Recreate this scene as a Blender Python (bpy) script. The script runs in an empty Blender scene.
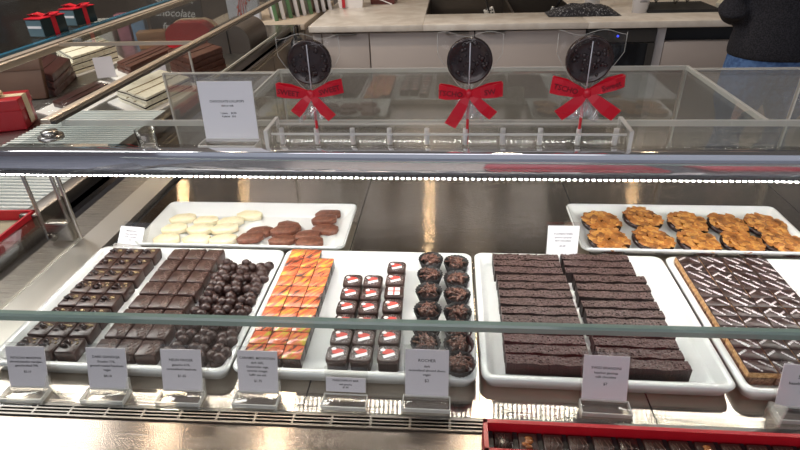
import bpy, bmesh, math, random
from math import sin, cos, pi, radians, atan2, hypot, sqrt
from mathutils import Vector, Matrix, noise
random.seed(7)
SC = bpy.context.scene
COL = SC.collection

# ------------------------------------------------------------------ materials
def mat(name, col, rough=.5, metal=0, spec=.5, coat=0, sss=0, emit=None, estr=0):
    m = bpy.data.materials.new(name); m.use_nodes = True
    p = m.node_tree.nodes['Principled BSDF']
    p.inputs['Base Color'].default_value = (*col, 1)
    p.inputs['Roughness'].default_value = rough
    p.inputs['Metallic'].default_value = metal
    p.inputs['Specular IOR Level'].default_value = spec
    p.inputs['Coat Weight'].default_value = coat
    p.inputs['Coat Roughness'].default_value = .15
    if sss:
        p.inputs['Subsurface Weight'].default_value = sss
        p.inputs['Subsurface Radius'].default_value = (.01, .006, .004)
    if emit:
        p.inputs['Emission Color'].default_value = (*emit, 1)
        p.inputs['Emission Strength'].default_value = estr
    return m
def nd(m, t, **kw):
    n = m.node_tree.nodes.new(t)
    for k, v in kw.items(): setattr(n, k, v)
    return n
def lk(m, a, b): m.node_tree.links.new(a, b)
def P(m): return m.node_tree.nodes['Principled BSDF']
def coords(m, scale=(1, 1, 1), rot=(0, 0, 0), src='Object'):
    tc = nd(m, 'ShaderNodeTexCoord'); mp = nd(m, 'ShaderNodeMapping')
    mp.inputs['Scale'].default_value = scale; mp.inputs['Rotation'].default_value = rot
    lk(m, tc.outputs[src], mp.inputs['Vector']); return mp.outputs['Vector']
def noisy(m, scale, c0, c1, lo=.4, hi=.6, detail=4, vec=None, bump=0, dist=.001, rough=None):
    n = nd(m, 'ShaderNodeTexNoise'); n.inputs['Scale'].default_value = scale; n.inputs['Detail'].default_value = detail
    lk(m, vec if vec is not None else coords(m), n.inputs['Vector'])
    r = nd(m, 'ShaderNodeValToRGB'); r.color_ramp.elements[0].position = lo; r.color_ramp.elements[1].position = hi
    r.color_ramp.elements[0].color = (*c0, 1); r.color_ramp.elements[1].color = (*c1, 1)
    lk(m, n.outputs['Fac'], r.inputs['Fac']); lk(m, r.outputs['Color'], P(m).inputs['Base Color'])
    if bump:
        b = nd(m, 'ShaderNodeBump'); b.inputs['Strength'].default_value = bump; b.inputs['Distance'].default_value = dist
        lk(m, n.outputs['Fac'], b.inputs['Height']); lk(m, b.outputs['Normal'], P(m).inputs['Normal'])
    return m
def glass(name, tint=(.96, .98, .97), refl=1.0, base=.02, rough=.0):
    m = bpy.data.materials.new(name); m.use_nodes = True; nt = m.node_tree; nt.nodes.clear()
    o = nd(m, 'ShaderNodeOutputMaterial'); mx = nd(m, 'ShaderNodeMixShader'); t = nd(m, 'ShaderNodeBsdfTransparent')
    g = nd(m, 'ShaderNodeBsdfGlossy'); f = nd(m, 'ShaderNodeFresnel'); ma = nd(m, 'ShaderNodeMath', operation='MULTIPLY_ADD')
    t.inputs['Color'].default_value = (*tint, 1); g.inputs['Roughness'].default_value = rough
    gb = nd(m, 'ShaderNodeNewGeometry'); ir = nd(m, 'ShaderNodeMapRange')
    ir.inputs['To Min'].default_value = 1.45; ir.inputs['To Max'].default_value = 1 / 1.45   # same reflection on the way in and out of the pane
    lk(m, gb.outputs['Backfacing'], ir.inputs['Value']); lk(m, ir.outputs[0], f.inputs['IOR']); ma.inputs[1].default_value = refl; ma.inputs[2].default_value = base
    lk(m, f.outputs[0], ma.inputs[0]); lk(m, ma.outputs[0], mx.inputs[0])
    lk(m, t.outputs[0], mx.inputs[1]); lk(m, g.outputs[0], mx.inputs[2]); lk(m, mx.outputs[0], o.inputs[0])
    return m
def veil(name, col, alpha, rough=.15):
    """clear plastic or a glass edge: part transparent, part pale body"""
    m = bpy.data.materials.new(name); m.use_nodes = True; nt = m.node_tree
    p = P(m); p.inputs['Base Color'].default_value = (*col, 1); p.inputs['Roughness'].default_value = rough
    p.inputs['Alpha'].default_value = alpha; p.inputs['Specular IOR Level'].default_value = .6
    return m

M = {}
def steel(name, col, rough, aniso, scale=(2, 260, 260), brush=0):
    m = mat(name, col, rough, 1)
    v = coords(m, scale)
    n = nd(m, 'ShaderNodeTexNoise'); n.inputs['Scale'].default_value = 6; n.inputs['Detail'].default_value = 3
    lk(m, v, n.inputs['Vector'])
    mr = nd(m, 'ShaderNodeMapRange'); mr.inputs['To Min'].default_value = rough * .75; mr.inputs['To Max'].default_value = rough * 1.3
    lk(m, n.outputs['Fac'], mr.inputs['Value']); lk(m, mr.outputs[0], P(m).inputs['Roughness'])
    if aniso:
        P(m).inputs['Anisotropic'].default_value = aniso
        cx = nd(m, 'ShaderNodeCombineXYZ'); cx.inputs[1].default_value = 1
        lk(m, cx.outputs[0], P(m).inputs['Tangent'])
    if brush:   # brush lines run along x: the surface normal tips to and fro along y only
        nb = nd(m, 'ShaderNodeTexNoise'); nb.inputs['Scale'].default_value = 1; nb.inputs['Detail'].default_value = 2
        lk(m, coords(m, (9, 5200, 1)), nb.inputs['Vector'])
        mb = nd(m, 'ShaderNodeMath', operation='MULTIPLY_ADD'); mb.inputs[1].default_value = brush; mb.inputs[2].default_value = -brush / 2
        lk(m, nb.outputs['Fac'], mb.inputs[0])
        cb = nd(m, 'ShaderNodeCombineXYZ'); cb.inputs[2].default_value = 1; lk(m, mb.outputs[0], cb.inputs[1])
        nz = nd(m, 'ShaderNodeVectorMath', operation='NORMALIZE'); lk(m, cb.outputs[0], nz.inputs[0]); lk(m, nz.outputs[0], P(m).inputs['Normal'])
    return m
M['deck'] = steel('brushed_steel_deck', (.49, .43, .365), .085, 1.0, brush=.62)
M['ledge'] = steel('brushed_steel_ledge', (.30, .25, .21), .24, .9, brush=.35)
M['steel'] = steel('satin_steel', (.55, .53, .50), .28, 0)
M['steel_bright'] = steel('bright_steel', (.72, .71, .68), .32, 0)
M['steel_dark'] = steel('dark_satin_steel', (.17, .155, .14), .3, 0)
M['cream_metal'] = mat('champagne_metal', (.55, .46, .36), .35, .6)
M['black'] = mat('black_plastic', (.008, .008, .009), .4)
M['dark_gap'] = mat('dark_gap', (.012, .011, .011), .8)
M['glass'] = glass('clear_glass', refl=.9, base=.01)
M['glass_front'] = glass('front_glass', tint=(.94, .955, .95), refl=.55, base=.008)
M['glass_rear'] = glass('rear_glass', tint=(.88, .87, .84), refl=1.2, base=.14)
def painted_sheen(m, k, col):  # mixes in a pale diffuse colour that stands for reflected light
    nt = m.node_tree; o = [n for n in nt.nodes if n.type == 'OUTPUT_MATERIAL'][0]; src = o.inputs[0].links[0].from_socket
    d = nd(m, 'ShaderNodeBsdfDiffuse'); d.inputs['Color'].default_value = (*col, 1); mx = nd(m, 'ShaderNodeMixShader'); mx.inputs[0].default_value = k
    lk(m, src, mx.inputs[1]); lk(m, d.outputs[0], mx.inputs[2]); lk(m, mx.outputs[0], o.inputs[0])
M['door_glass'] = glass('door_glass', tint=(.90, .89, .86), refl=1.2, base=.16); painted_sheen(M['door_glass'], .22, (.42, .40, .36))  # beige in the doors is painted reflection, the glass itself is clean
M['shelf_glass'] = glass('shelf_glass', tint=(.93, .95, .95), refl=.8, base=.02)
M['edge_pale'] = veil('pale_glass_edge', (.72, .70, .62), .75)
M['wing'] = veil('clear_wing', (.80, .78, .72), .28)
M['edge_soft'] = veil('soft_glass_edge', (.75, .74, .68), .45)
M['edge_green'] = veil('green_glass_edge', (.22, .31, .27), .8, .08)
M['edge_blue'] = mat('blue_glass_edge', (.03, .14, .22), .2)
M['acrylic'] = glass('clear_acrylic', tint=(.97, .97, .96), refl=1.2, base=.03)
M['acrylic_edge'] = veil('acrylic_edge', (.85, .84, .80), .5)
M['slot_white'] = veil('frosted_slot', (.9, .9, .9), .8, .4)
M['led'] = mat('led', (1, 1, 1), .5, emit=(1, .97, .92), estr=50)
def mirror_bar():
    m = mat('light_bar_face', (.16, .17, .19), .06, 0, .5)
    P(m).inputs['Metallic'].default_value = .85
    P(m).inputs['Base Color'].default_value = (.80, .81, .85, 1)
    return m
M['bar'] = mirror_bar()
M['porcelain'] = mat('white_melamine', (.74, .76, .745), .16, 0, .5, coat=.3)
M['porcelain_thin'] = M['porcelain']
def choc(name, c, rough=.38, k=.012, bump=.25, sc=120):
    m = mat(name, c, rough, 0, .5)
    lo = tuple(v * .7 for v in c); hi = tuple(v * 1.35 for v in c)
    return noisy(m, sc, lo, hi, .3, .7, 5, bump=bump, dist=.0006)
M['dark'] = choc('dark_chocolate', (.040, .018, .0135), .34)
M['dark2'] = choc('dark_chocolate_satin', (.050, .023, .0175), .38)
M['dark_gloss'] = choc('dark_chocolate_glossy', (.026, .012, .010), .22, bump=.1)
M['milk'] = choc('milk_chocolate', (.16, .058, .034), .36)
M['nutchoc'] = choc('hazelnut_coating', (.034, .0145, .0115), .38, bump=.5)
M['ridge'] = mat('chocolate_ridge', (.12, .065, .05), .35)
M['crumb'] = noisy(mat('pistachio_crumb', (.3, .2, .1), .6), 300, (.14, .085, .045), (.40, .31, .16))
M['cream'] = noisy(mat('white_chocolate', (.80, .72, .48), .4, sss=.1), 40, (.74, .66, .42), (.84, .77, .55), bump=.15)
def sugar_top():
    m = mat('rough_chocolate_bar', (.07, .035, .03), .5)
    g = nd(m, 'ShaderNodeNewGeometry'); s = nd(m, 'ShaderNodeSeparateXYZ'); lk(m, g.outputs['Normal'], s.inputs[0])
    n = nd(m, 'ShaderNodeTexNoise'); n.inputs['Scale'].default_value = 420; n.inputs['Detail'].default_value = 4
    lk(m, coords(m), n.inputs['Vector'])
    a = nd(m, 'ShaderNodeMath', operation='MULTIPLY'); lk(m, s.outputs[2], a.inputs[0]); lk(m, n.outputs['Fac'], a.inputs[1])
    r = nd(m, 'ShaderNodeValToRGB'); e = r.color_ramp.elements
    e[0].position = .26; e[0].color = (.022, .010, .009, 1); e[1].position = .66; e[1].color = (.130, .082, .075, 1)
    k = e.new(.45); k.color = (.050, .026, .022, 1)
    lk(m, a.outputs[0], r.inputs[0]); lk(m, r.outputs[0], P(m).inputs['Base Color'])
    b = nd(m, 'ShaderNodeBump'); b.inputs['Strength'].default_value = .6; b.inputs['Distance'].default_value = .001
    lk(m, n.outputs['Fac'], b.inputs['Height']); lk(m, b.outputs['Normal'], P(m).inputs['Normal'])
    return m
M['bar_choc'] = sugar_top()
def painted():
    m = mat('painted_cocoa_butter', (.8, .3, .1), .3, coat=.3)
    oi = nd(m, 'ShaderNodeObjectInfo'); tc = nd(m, 'ShaderNodeTexCoord'); ad = nd(m, 'ShaderNodeVectorMath', operation='MULTIPLY_ADD')
    cb = nd(m, 'ShaderNodeCombineXYZ')
    for i in range(3): lk(m, oi.outputs['Random'], cb.inputs[i])
    ad.inputs[1].default_value = (9, 5, 3); lk(m, cb.outputs[0], ad.inputs[0]); lk(m, tc.outputs['Object'], ad.inputs[2])
    m0 = nd(m, 'ShaderNodeMapping'); m0.inputs['Rotation'].default_value = (0, 0, radians(-52))
    mp = nd(m, 'ShaderNodeMapping'); mp.inputs['Scale'].default_value = (22, 95, 20)
    lk(m, ad.outputs[0], m0.inputs[0]); lk(m, m0.outputs[0], mp.inputs[0])
    n = nd(m, 'ShaderNodeTexNoise'); n.inputs['Scale'].default_value = 1.6; n.inputs['Detail'].default_value = 3; n.inputs['Distortion'].default_value = .4
    lk(m, mp.outputs[0], n.inputs[0])
    r = nd(m, 'ShaderNodeValToRGB'); e = r.color_ramp.elements
    e[0].position = .30; e[0].color = (.06, .02, .015, 1); e[1].position = .72; e[1].color = (.52, .43, .04, 1)
    for p_, c in ((.39, (.10, .025, .015)), (.42, (.52, .10, .04)), (.50, (.70, .15, .06)), (.575, (.66, .22, .09)), (.615, (.48, .38, .03))):
        k = e.new(p_); k.color = (*c, 1)
    lk(m, n.outputs['Fac'], r.inputs[0]); lk(m, r.outputs[0], P(m).inputs['Base Color'])
    return m
M['painted'] = painted()
M['print_white'] = mat('white_cocoa_print', (.54, .50, .51), .5)
M['print_bright'] = mat('bright_white_print', (.82, .80, .80), .5)
M['print_grey'] = mat('grey_white_print', (.40, .37, .37), .5)
M['print_red'] = mat('red_cocoa_print', (.62, .07, .05), .45)
M['biscuit'] = noisy(mat('shortbread', (.55, .31, .14), .75), 260, (.42, .22, .09), (.66, .40, .19), bump=.4)
M['praline_base'] = noisy(mat('crumbly_praline', (.2, .1, .06), .75), 330, (.10, .045, .028), (.34, .19, .12), .35, .7, bump=.5)
def almond():
    m = mat('caramelised_almond', (.5, .2, .05), .28, coat=.4)
    return noisy(m, 55, (.15, .045, .010), (.52, .20, .042), .32, .68, 5, bump=.2)
M['almond'] = almond()
M['almond_light'] = noisy(mat('pale_caramel_almond', (.7, .38, .1), .3, coat=.4), 70, (.42, .17, .035), (.68, .36, .10), .35, .65)
M['caramel_dark'] = noisy(mat('dark_caramel', (.22, .07, .015), .2, coat=.5), 90, (.10, .028, .007), (.34, .12, .022))
M['sliver'] = noisy(mat('coated_almond_sliver', (.10, .042, .028), .4), 200, (.050, .022, .015), (.16, .068, .046))
M['paper_black'] = mat('black_paper_cup', (.012, .010, .010), .55)
M['card'] = mat('card_paper', (.70, .66, .70), .6)
M['card_white'] = mat('white_card_paper', (.80, .80, .82), .6)
M['ink'] = mat('black_ink', (.02, .02, .025), .6)
M['ink_grey'] = mat('grey_ink', (.16, .15, .17), .6)
M['red_box'] = mat('red_box_card', (.44, .009, .018), .38, coat=.15)
M['red_ribbon'] = mat('red_satin_ribbon', (.62, .004, .022), .35, coat=.2)
M['ribbon_ink'] = mat('dark_red_print', (.16, .002, .01), .5)
M['red_stick'] = mat('red_stick', (.65, .015, .03), .35)
M['clear_stick'] = mat('white_stick', (.75, .73, .76), .4)
M['film'] = glass('cellophane', tint=(.98, .98, .98), refl=.5, base=.003, rough=.07)
M['film_tail'] = glass('crumpled_cellophane', tint=(.97, .97, .97), refl=2.5, base=.16, rough=.08); painted_sheen(M['film_tail'], .22, (.8, .8, .82))  # white mixed in as painted glints on the crumples
b_ = M['film']
_n = nd(b_, 'ShaderNodeTexNoise'); _n.inputs['Scale'].default_value = 38; _n.inputs['Detail'].default_value = 2
lk(b_, coords(b_, (1, 1, .5)), _n.inputs['Vector']); _b = nd(b_, 'ShaderNodeBump'); _b.inputs['Strength'].default_value = .7; _b.inputs['Distance'].default_value = .01
lk(b_, _n.outputs['Fac'], _b.inputs['Height'])
for _x in b_.node_tree.nodes:
    if _x.type in ('BSDF_GLOSSY', 'FRESNEL'): lk(b_, _b.outputs['Normal'], _x.inputs['Normal'])
M['quartz'] = noisy(mat('quartz_worktop', (.60, .56, .50), .25), 9, (.56, .51, .45), (.66, .62, .56))
M['cabinet'] = mat('beige_cabinet_front', (.42, .37, .34), .5)
M['cab_taupe'] = mat('taupe_door', (.30, .25, .20), .5)
M['cab_frame'] = mat('pale_cabinet_frame', (.50, .49, .50), .5)
M['oven'] = mat('black_oven_glass', (.010, .010, .011), .18)
M['oven_panel'] = mat('graphite_oven_panel', (.07, .065, .06), .35, .4)
M['sinkm'] = mat('bronze_steel_sink', (.10, .085, .07), .3, .8)
M['white'] = mat('white_plastic', (.78, .77, .78), .4)
M['paper'] = mat('white_paper', (.78, .75, .72), .6)
M['brown_bag'] = mat('dark_brown_wrap', (.10, .022, .018), .35)
M['cloth'] = noisy(mat('black_patterned_cloth', (.03, .03, .035), .9), 120, (.012, .012, .016), (.3, .3, .32), .55, .7)
M['mat'] = mat('black_rubber_mat', (.02, .02, .02), .7)
M['knit'] = noisy(mat('black_knit', (.010, .010, .014), .95), 220, (.006, .006, .009), (.024, .023, .03), bump=.5, dist=.002)
M['denim'] = noisy(mat('blue_denim', (.06, .13, .30), .85), 60, (.045, .10, .24), (.09, .18, .38))
M['skin'] = mat('skin', (.52, .30, .21), .5, sss=.1)
M['hair'] = mat('dark_brown_hair', (.03, .018, .012), .5)
M['shoe'] = mat('black_leather', (.015, .015, .015), .5)
M['eye'] = mat('eye_white', (.8, .8, .78), .2)
M['lips'] = mat('lips', (.42, .14, .12), .5)
M['taupe_box'] = mat('taupe_container', (.10, .082, .072), .4)
M['brown_board'] = noisy(mat('brown_box_card', (.16, .085, .055), .5), 4, (.14, .075, .048), (.18, .10, .065))
M['cream_ribbon'] = mat('cream_ribbon', (.72, .58, .38), .4)
M['chalkboard'] = mat('chalkboard', (.018, .018, .022), .6)
M['chalk'] = mat('chalk', (.6, .6, .6), .9)
M['pack_blue'] = mat('blue_pack', (.22, .36, .55), .4); M['pack_pink'] = mat('pink_pack', (.5, .2, .26), .4); M['pack_tan'] = mat('tan_pack', (.32, .17, .09), .5)
M['pack_green'] = mat('green_pack', (.12, .25, .12), .4)
M['bark_dark'] = choc('dark_bark', (.060, .020, .018), .3); M['bark_milk'] = choc('milk_bark', (.105, .040, .028), .38)
M['bark_white'] = noisy(mat('white_bark', (.78, .72, .55), .4), 60, (.55, .48, .33), (.82, .77, .62), .28, .42, bump=.2)
M['gift_black'] = mat('black_gift_box', (.012, .025, .028), .35)
M['gift_teal'] = mat('grey_teal_box_end', (.10, .17, .20), .35)

# ------------------------------------------------------------------ mesh helper
class MB:
    def __init__(s): s.bm = bmesh.new()
    def _tag(s, geom, mi, smooth=False):
        for f in geom: f.material_index = mi; f.smooth = smooth
    def box(s, x0, x1, y0, y1, z0, z1, bev=0, seg=2, mi=0, M4=None):
        b = bmesh.new(); bmesh.ops.create_cube(b, size=1)
        bmesh.ops.scale(b, vec=(x1 - x0, y1 - y0, z1 - z0), verts=b.verts)
        bmesh.ops.translate(b, vec=((x0 + x1) / 2, (y0 + y1) / 2, (z0 + z1) / 2), verts=b.verts)
        if bev: bmesh.ops.bevel(b, geom=b.edges[:], offset=bev, segments=seg, affect='EDGES', profile=.5)
        return s._merge(b, mi, M4, bool(bev))
    def _merge(s, b, mi=0, M4=None, smooth=False):
        if M4 is not None: bmesh.ops.transform(b, matrix=M4, verts=b.verts)
        me = bpy.data.meshes.new('t'); b.to_mesh(me); b.free()
        n0 = len(s.bm.faces); s.bm.from_mesh(me); bpy.data.meshes.remove(me); s.bm.faces.ensure_lookup_table()
        for f in s.bm.faces[n0:]: f.material_index = mi; f.smooth = smooth
        return s
    def cyl(s, p0, p1, r0, r1=None, n=16, mi=0, cap=True, smooth=True):
        p0, p1 = Vector(p0), Vector(p1); r1 = r0 if r1 is None else r1
        d = p1 - p0; b = bmesh.new()
        bmesh.ops.create_cone(b, cap_ends=cap, segments=n, radius1=r0, radius2=r1, depth=d.length)
        q = Vector((0, 0, 1)).rotation_difference(d.normalized()).to_matrix().to_4x4()
        return s._merge(b, mi, Matrix.Translation((p0 + p1) / 2) @ q, smooth)
    def ball(s, c, r, sub=2, mi=0, sc=(1, 1, 1), jit=0, seed=0):
        b = bmesh.new(); bmesh.ops.create_icosphere(b, subdivisions=sub, radius=r)
        if jit:
            for v in b.verts: v.co *= 1 + jit * noise.noise(v.co / r * 1.6 + Vector((seed * 3.1, seed, 0)))
        return s._merge(b, mi, Matrix.Translation(c) @ Matrix.Diagonal((*sc, 1)), True)
    def tube(s, pts, r, n=6, mi=0, closed=False):
        pts = [Vector(p) for p in pts]; rings = []; m = len(pts)
        rr = r if isinstance(r, (list, tuple)) else [r] * m
        up = Vector((0, 0, 1))
        for i, p in enumerate(pts):
            t = (pts[min(i + 1, m - 1)] - pts[max(i - 1, 0)]).normalized()
            a = t.cross(up)
            if a.length < 1e-3: a = t.cross(Vector((1, 0, 0)))
            a.normalize(); b = a.cross(t)
            rings.append([s.bm.verts.new(p + (a * cos(2 * pi * k / n) + b * sin(2 * pi * k / n)) * rr[i]) for k in range(n)])
        for i in range(m - 1):
            for k in range(n):
                f = s.bm.faces.new((rings[i][k], rings[i][(k + 1) % n], rings[i + 1][(k + 1) % n], rings[i + 1][k])); f.material_index = mi; f.smooth = True
        for rg in (rings[0][::-1], rings[-1]):
            f = s.bm.faces.new(rg); f.material_index = mi
        return s
    def loft(s, loops, mi=0, smooth=True, cap0=True, cap1=True, closed=True):
        vs = [[s.bm.verts.new(p) for p in L] for L in loops]; n = len(vs[0])
        for a, b in zip(vs, vs[1:]):
            for k in range(n if closed else n - 1):
                f = s.bm.faces.new((a[k], a[(k + 1) % n], b[(k + 1) % n], b[k])); f.material_index = mi; f.smooth = smooth
        if cap0: f = s.bm.faces.new(vs[0][::-1]); f.material_index = mi
        if cap1: f = s.bm.faces.new(vs[-1]); f.material_index = mi
        return s
    def prism(s, pts, z0, z1, mi=0, bev=0):
        b = bmesh.new(); lo = [b.verts.new((x, y, z0)) for x, y in pts]; hi = [b.verts.new((x, y, z1)) for x, y in pts]
        n = len(pts); b.faces.new(lo[::-1]); b.faces.new(hi)
        for k in range(n): b.faces.new((lo[k], lo[(k + 1) % n], hi[(k + 1) % n], hi[k]))
        bmesh.ops.recalc_face_normals(b, faces=b.faces)
        if bev: bmesh.ops.bevel(b, geom=b.edges[:], offset=bev, segments=2, affect='EDGES', profile=.5)
        return s._merge(b, mi, None, bool(bev))
    def poly(s, pts, mi=0):
        f = s.bm.faces.new([s.bm.verts.new(p) for p in pts]); f.material_index = mi; return s
    def grid(s, fn, nu, nv, mi=0, smooth=True):
        vs = [[s.bm.verts.new(fn(i / nu, j / nv)) for j in range(nv + 1)] for i in range(nu + 1)]
        for i in range(nu):
            for j in range(nv):
                f = s.bm.faces.new((vs[i][j], vs[i + 1][j], vs[i + 1][j + 1], vs[i][j + 1])); f.material_index = mi; f.smooth = smooth
        return s
    def xf(s, M4): bmesh.ops.transform(s.bm, matrix=M4, verts=s.bm.verts); return s
    def mesh(s, name, mats):
        bmesh.ops.recalc_face_normals(s.bm, faces=s.bm.faces)
        me = bpy.data.meshes.new(name); s.bm.to_mesh(me); s.bm.free()
        for m in (mats if isinstance(mats, (list, tuple)) else [mats]): me.materials.append(m)
        return me
    def build(s, name, mats, parent=None, loc=None, rot=None):
        return put(name, s.mesh(name, mats), parent, loc, rot)
def put(name, me, parent=None, loc=None, rot=None):
    o = bpy.data.objects.new(name, me); COL.objects.link(o)
    if parent: o.parent = parent
    if loc is not None: o.location = loc
    if rot is not None: o.rotation_euler = rot
    return o
def tag(o, label, cat, group=None, kind=None):
    if label: o['label'] = label
    if cat: o['category'] = cat
    if group: o['group'] = group
    if kind: o['kind'] = kind
    return o
def thing(name, label, cat, loc=(0, 0, 0), rot=(0, 0, 0), group=None):
    o = bpy.data.objects.new(name, None); COL.objects.link(o); o.empty_display_size = .02
    o.location = loc; o.rotation_euler = rot
    return tag(o, label, cat, group)
def structure(o): o['kind'] = 'structure'; return o
ORD = ['first', 'second', 'third', 'fourth', 'fifth', 'sixth', 'seventh', 'eighth', 'ninth', 'tenth', 'eleventh', 'twelfth', 'thirteenth', 'fourteenth']

def clone(src, loc, rot, label, group=None):
    """a copy of a thing with copies of its parts and sub-parts"""
    r = src.copy(); COL.objects.link(r); r.location = loc; r.rotation_euler = rot
    r['label'] = label
    if group: r['group'] = group
    for ch in KIDS[src.name]:
        c = ch.copy(); COL.objects.link(c); c.parent = r
        for g in KIDS.get(ch.name, []):
            d = g.copy(); COL.objects.link(d); d.parent = c
    return r
KIDS = {}
def remember(t):
    for o in list(COL.objects):
        if o.parent: KIDS.setdefault(o.parent.name, [])
    KIDS[t.name] = [o for o in t.children]
    for c in KIDS[t.name]: KIDS[c.name] = list(c.children)
    return t
class Pool:
    """prototypes of one kind: the first use takes the prototype itself, later ones copy it"""
    def __init__(s, protos): s.p = [remember(t) for t in protos]; s.used = [False] * len(protos); s.i = 0
    def place(s, loc, rot, label, group, k=None):
        k = (s.i if k is None else k) % len(s.p); s.i += 1
        if not s.used[k]:
            s.used[k] = True; t = s.p[k]; t.location = loc; t.rotation_euler = rot; t['label'] = label; t['group'] = group; return t
        return clone(s.p[k], loc, rot, label, group)

def text(lines, name, m, parent, width, loc, rot=(0, 0, 0), size=None, gap=1.3, sizes=None, shear=0):
    """writing as flat mesh letters, centred lines, fitted to a width"""
    mb = bmesh.new(); y = 0
    for i, t in enumerate(lines):
        sz = (sizes[i] if sizes else 1)
        if t:
            cu = bpy.data.curves.new('txt', 'FONT'); cu.body = t; cu.align_x = 'CENTER'; cu.size = sz; cu.shear = shear; cu.resolution_u = 2; cu.offset = .016
            o = bpy.data.objects.new('txt', cu); COL.objects.link(o)
            me = bpy.data.meshes.new_from_object(o.evaluated_get(bpy.context.evaluated_depsgraph_get()))
            n0 = len(mb.verts); mb.from_mesh(me); mb.verts.ensure_lookup_table()
            for v in mb.verts[n0:]: v.co.y += y
            bpy.data.objects.remove(o); bpy.data.curves.remove(cu); bpy.data.meshes.remove(me)
        y -= sz * gap
    xs = [v.co.x for v in mb.verts]; ys = [v.co.y for v in mb.verts]
    k = width / (max(xs) - min(xs)) if size is None else size
    cx, cy = (max(xs) + min(xs)) / 2, (max(ys) + min(ys)) / 2
    for v in mb.verts: v.co = ((v.co.x - cx) * k, (v.co.y - cy) * k, 0)
    me = bpy.data.meshes.new(name); mb.to_mesh(me); mb.free(); me.materials.append(m)
    return put(name, me, parent, loc, rot)

DZ = .90           # deck height of the counter display
SH = 1.138         # top of the glass shelf

# ================================================================== SETTING
structure(MB().box(-6, 6, 1.3, 6, -.1, 0).build('floor', noisy(mat('tan_floor_tile', (.42, .34, .26), .4), 3, (.38, .30, .23), (.46, .38, .30))))
structure(MB().box(-6, 6, -5, 1.3, -.1, 0).build('floor', noisy(mat('blue_grey_floor', (.30, .32, .38), .45), 3, (.27, .29, .35), (.33, .35, .41))))
wallm = noisy(mat('brown_wall', (.12, .10, .085), .6), 1.2, (.10, .083, .07), (.15, .125, .105))
structure(MB().box(-6, 6, 5.2, 5.3, 0, 3.3).build('wall_back', wallm))
structure(MB().box(-6.1, -6, -5, 5.3, 0, 3.3).build('wall_left', mat('mauve_wall', (.17, .11, .125), .7)))
structure(MB().box(6, 6.1, -5, 5.3, 0, 3.3).build('wall_right', mat('warm_grey_wall', (.20, .18, .16), .7)))
structure(MB().box(-6, 6, -.2, 5.3, 3.3, 3.4).build('ceiling', mat('brown_ceiling', (.13, .11, .095), .8)))
# ================================================================== FRONT DISPLAY CASE
case = thing('display_case', 'long brushed steel display case with low front glass and lit glass shelf', 'display case')
XL, XR = -.735, 1.45
VB = lambda x: .4705 + .0135 * x      # back edge of the air vent
VF = lambda x: .4490 + .0135 * x      # front edge of the air vent
b = MB(); b.prism([(-.655, VB(-.655)), (XR, VB(XR)), (XR, 1.275), (-.655, 1.275)], .885, DZ); b.build('deck', M['deck'], case)
for x in (-.185, .262, .712, 1.16):
    b = MB(); b.box(x - .0009, x + .0009, .475, 1.27, DZ - .002, DZ + .0003); b.build('deck_seam', M['dark_gap'], case)
b = MB(); b.box(-.735, -.674, .4612, 1.275, .885, DZ + .004); b.build('side_ledge', M['steel_bright'], case)
b = MB(); b.box(-.674, -.655, .4620, 1.275, .87, .892); b.build('side_channel', M['dark_gap'], case)
b = MB(); b.box(-.80, -.735, .62, 1.275, .885, .902); b.build('side_rail', M['steel'], case)
# front ledge with the air vent behind it
b = MB(); b.prism([(-.80, -.06), (XR, -.06), (XR, VF(XR)), (-.80, VF(-.80))], .87, .897, 0, .002); b.build('front_ledge', M['ledge'], case)
def vband(b, o0, o1, z0, z1, x0=-.80, x1=None):
    x1 = XR if x1 is None else x1
    return b.prism([(x0, VF(x0) + o0), (x1, VF(x1) + o0), (x1, VF(x1) + o1), (x0, VF(x0) + o1)], z0, z1)
b = MB(); vband(b, .0002, .0213, .87, .895)
vent = b.build('vent_grille', M['dark_gap'], case)
b = MB()
for o0, o1 in ((.0002, .0030), (.0062, .0082), (.0114, .0134), (.0166, .0213)): vband(b, o0, o1, .896, .8998)
x = -.795
while x < XR - .01:
    vband(b, .0002, .0213, .8955, .8996, x, x + .003); x += .050
b.build('vent_slats', M['steel_dark'], vent)
b = MB(); b.box(-.80, XR, -.04, 1.27, .12, .87); b.build('cabinet_body', mat('case_front_panel', (.10, .10, .11), .35), case)
b = MB(); b.box(-.78, XR - .02, .02, 1.25, 0, .12); b.build('plinth', M['black'], case)
# low front glass
GY = lambda x: .4712 + .027 * x
GT = lambda x: 1.0475 - .0120 * (x + .05)
b = MB(); b.loft([[(x, GY(x) - .0022, .9003), (x, GY(x) + .0022, .9003), (x, GY(x) + .0022, GT(x)), (x, GY(x) - .0022, GT(x))] for x in (-.80, XR)], smooth=False)
fg = b.build('front_glass', M['glass_front'], case)
b = MB(); b.loft([[(x, GY(x) + dy, GT(x) + dz) for dy, dz in ((-.0048, -.001), (.0048, -.001), (.0050, .006), (.0030, .0085), (-.0030, .0085), (-.0050, .006))] for x in (-.80, XR)], smooth=False)
b.build('glass_rim', M['edge_green'], fg)
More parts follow.
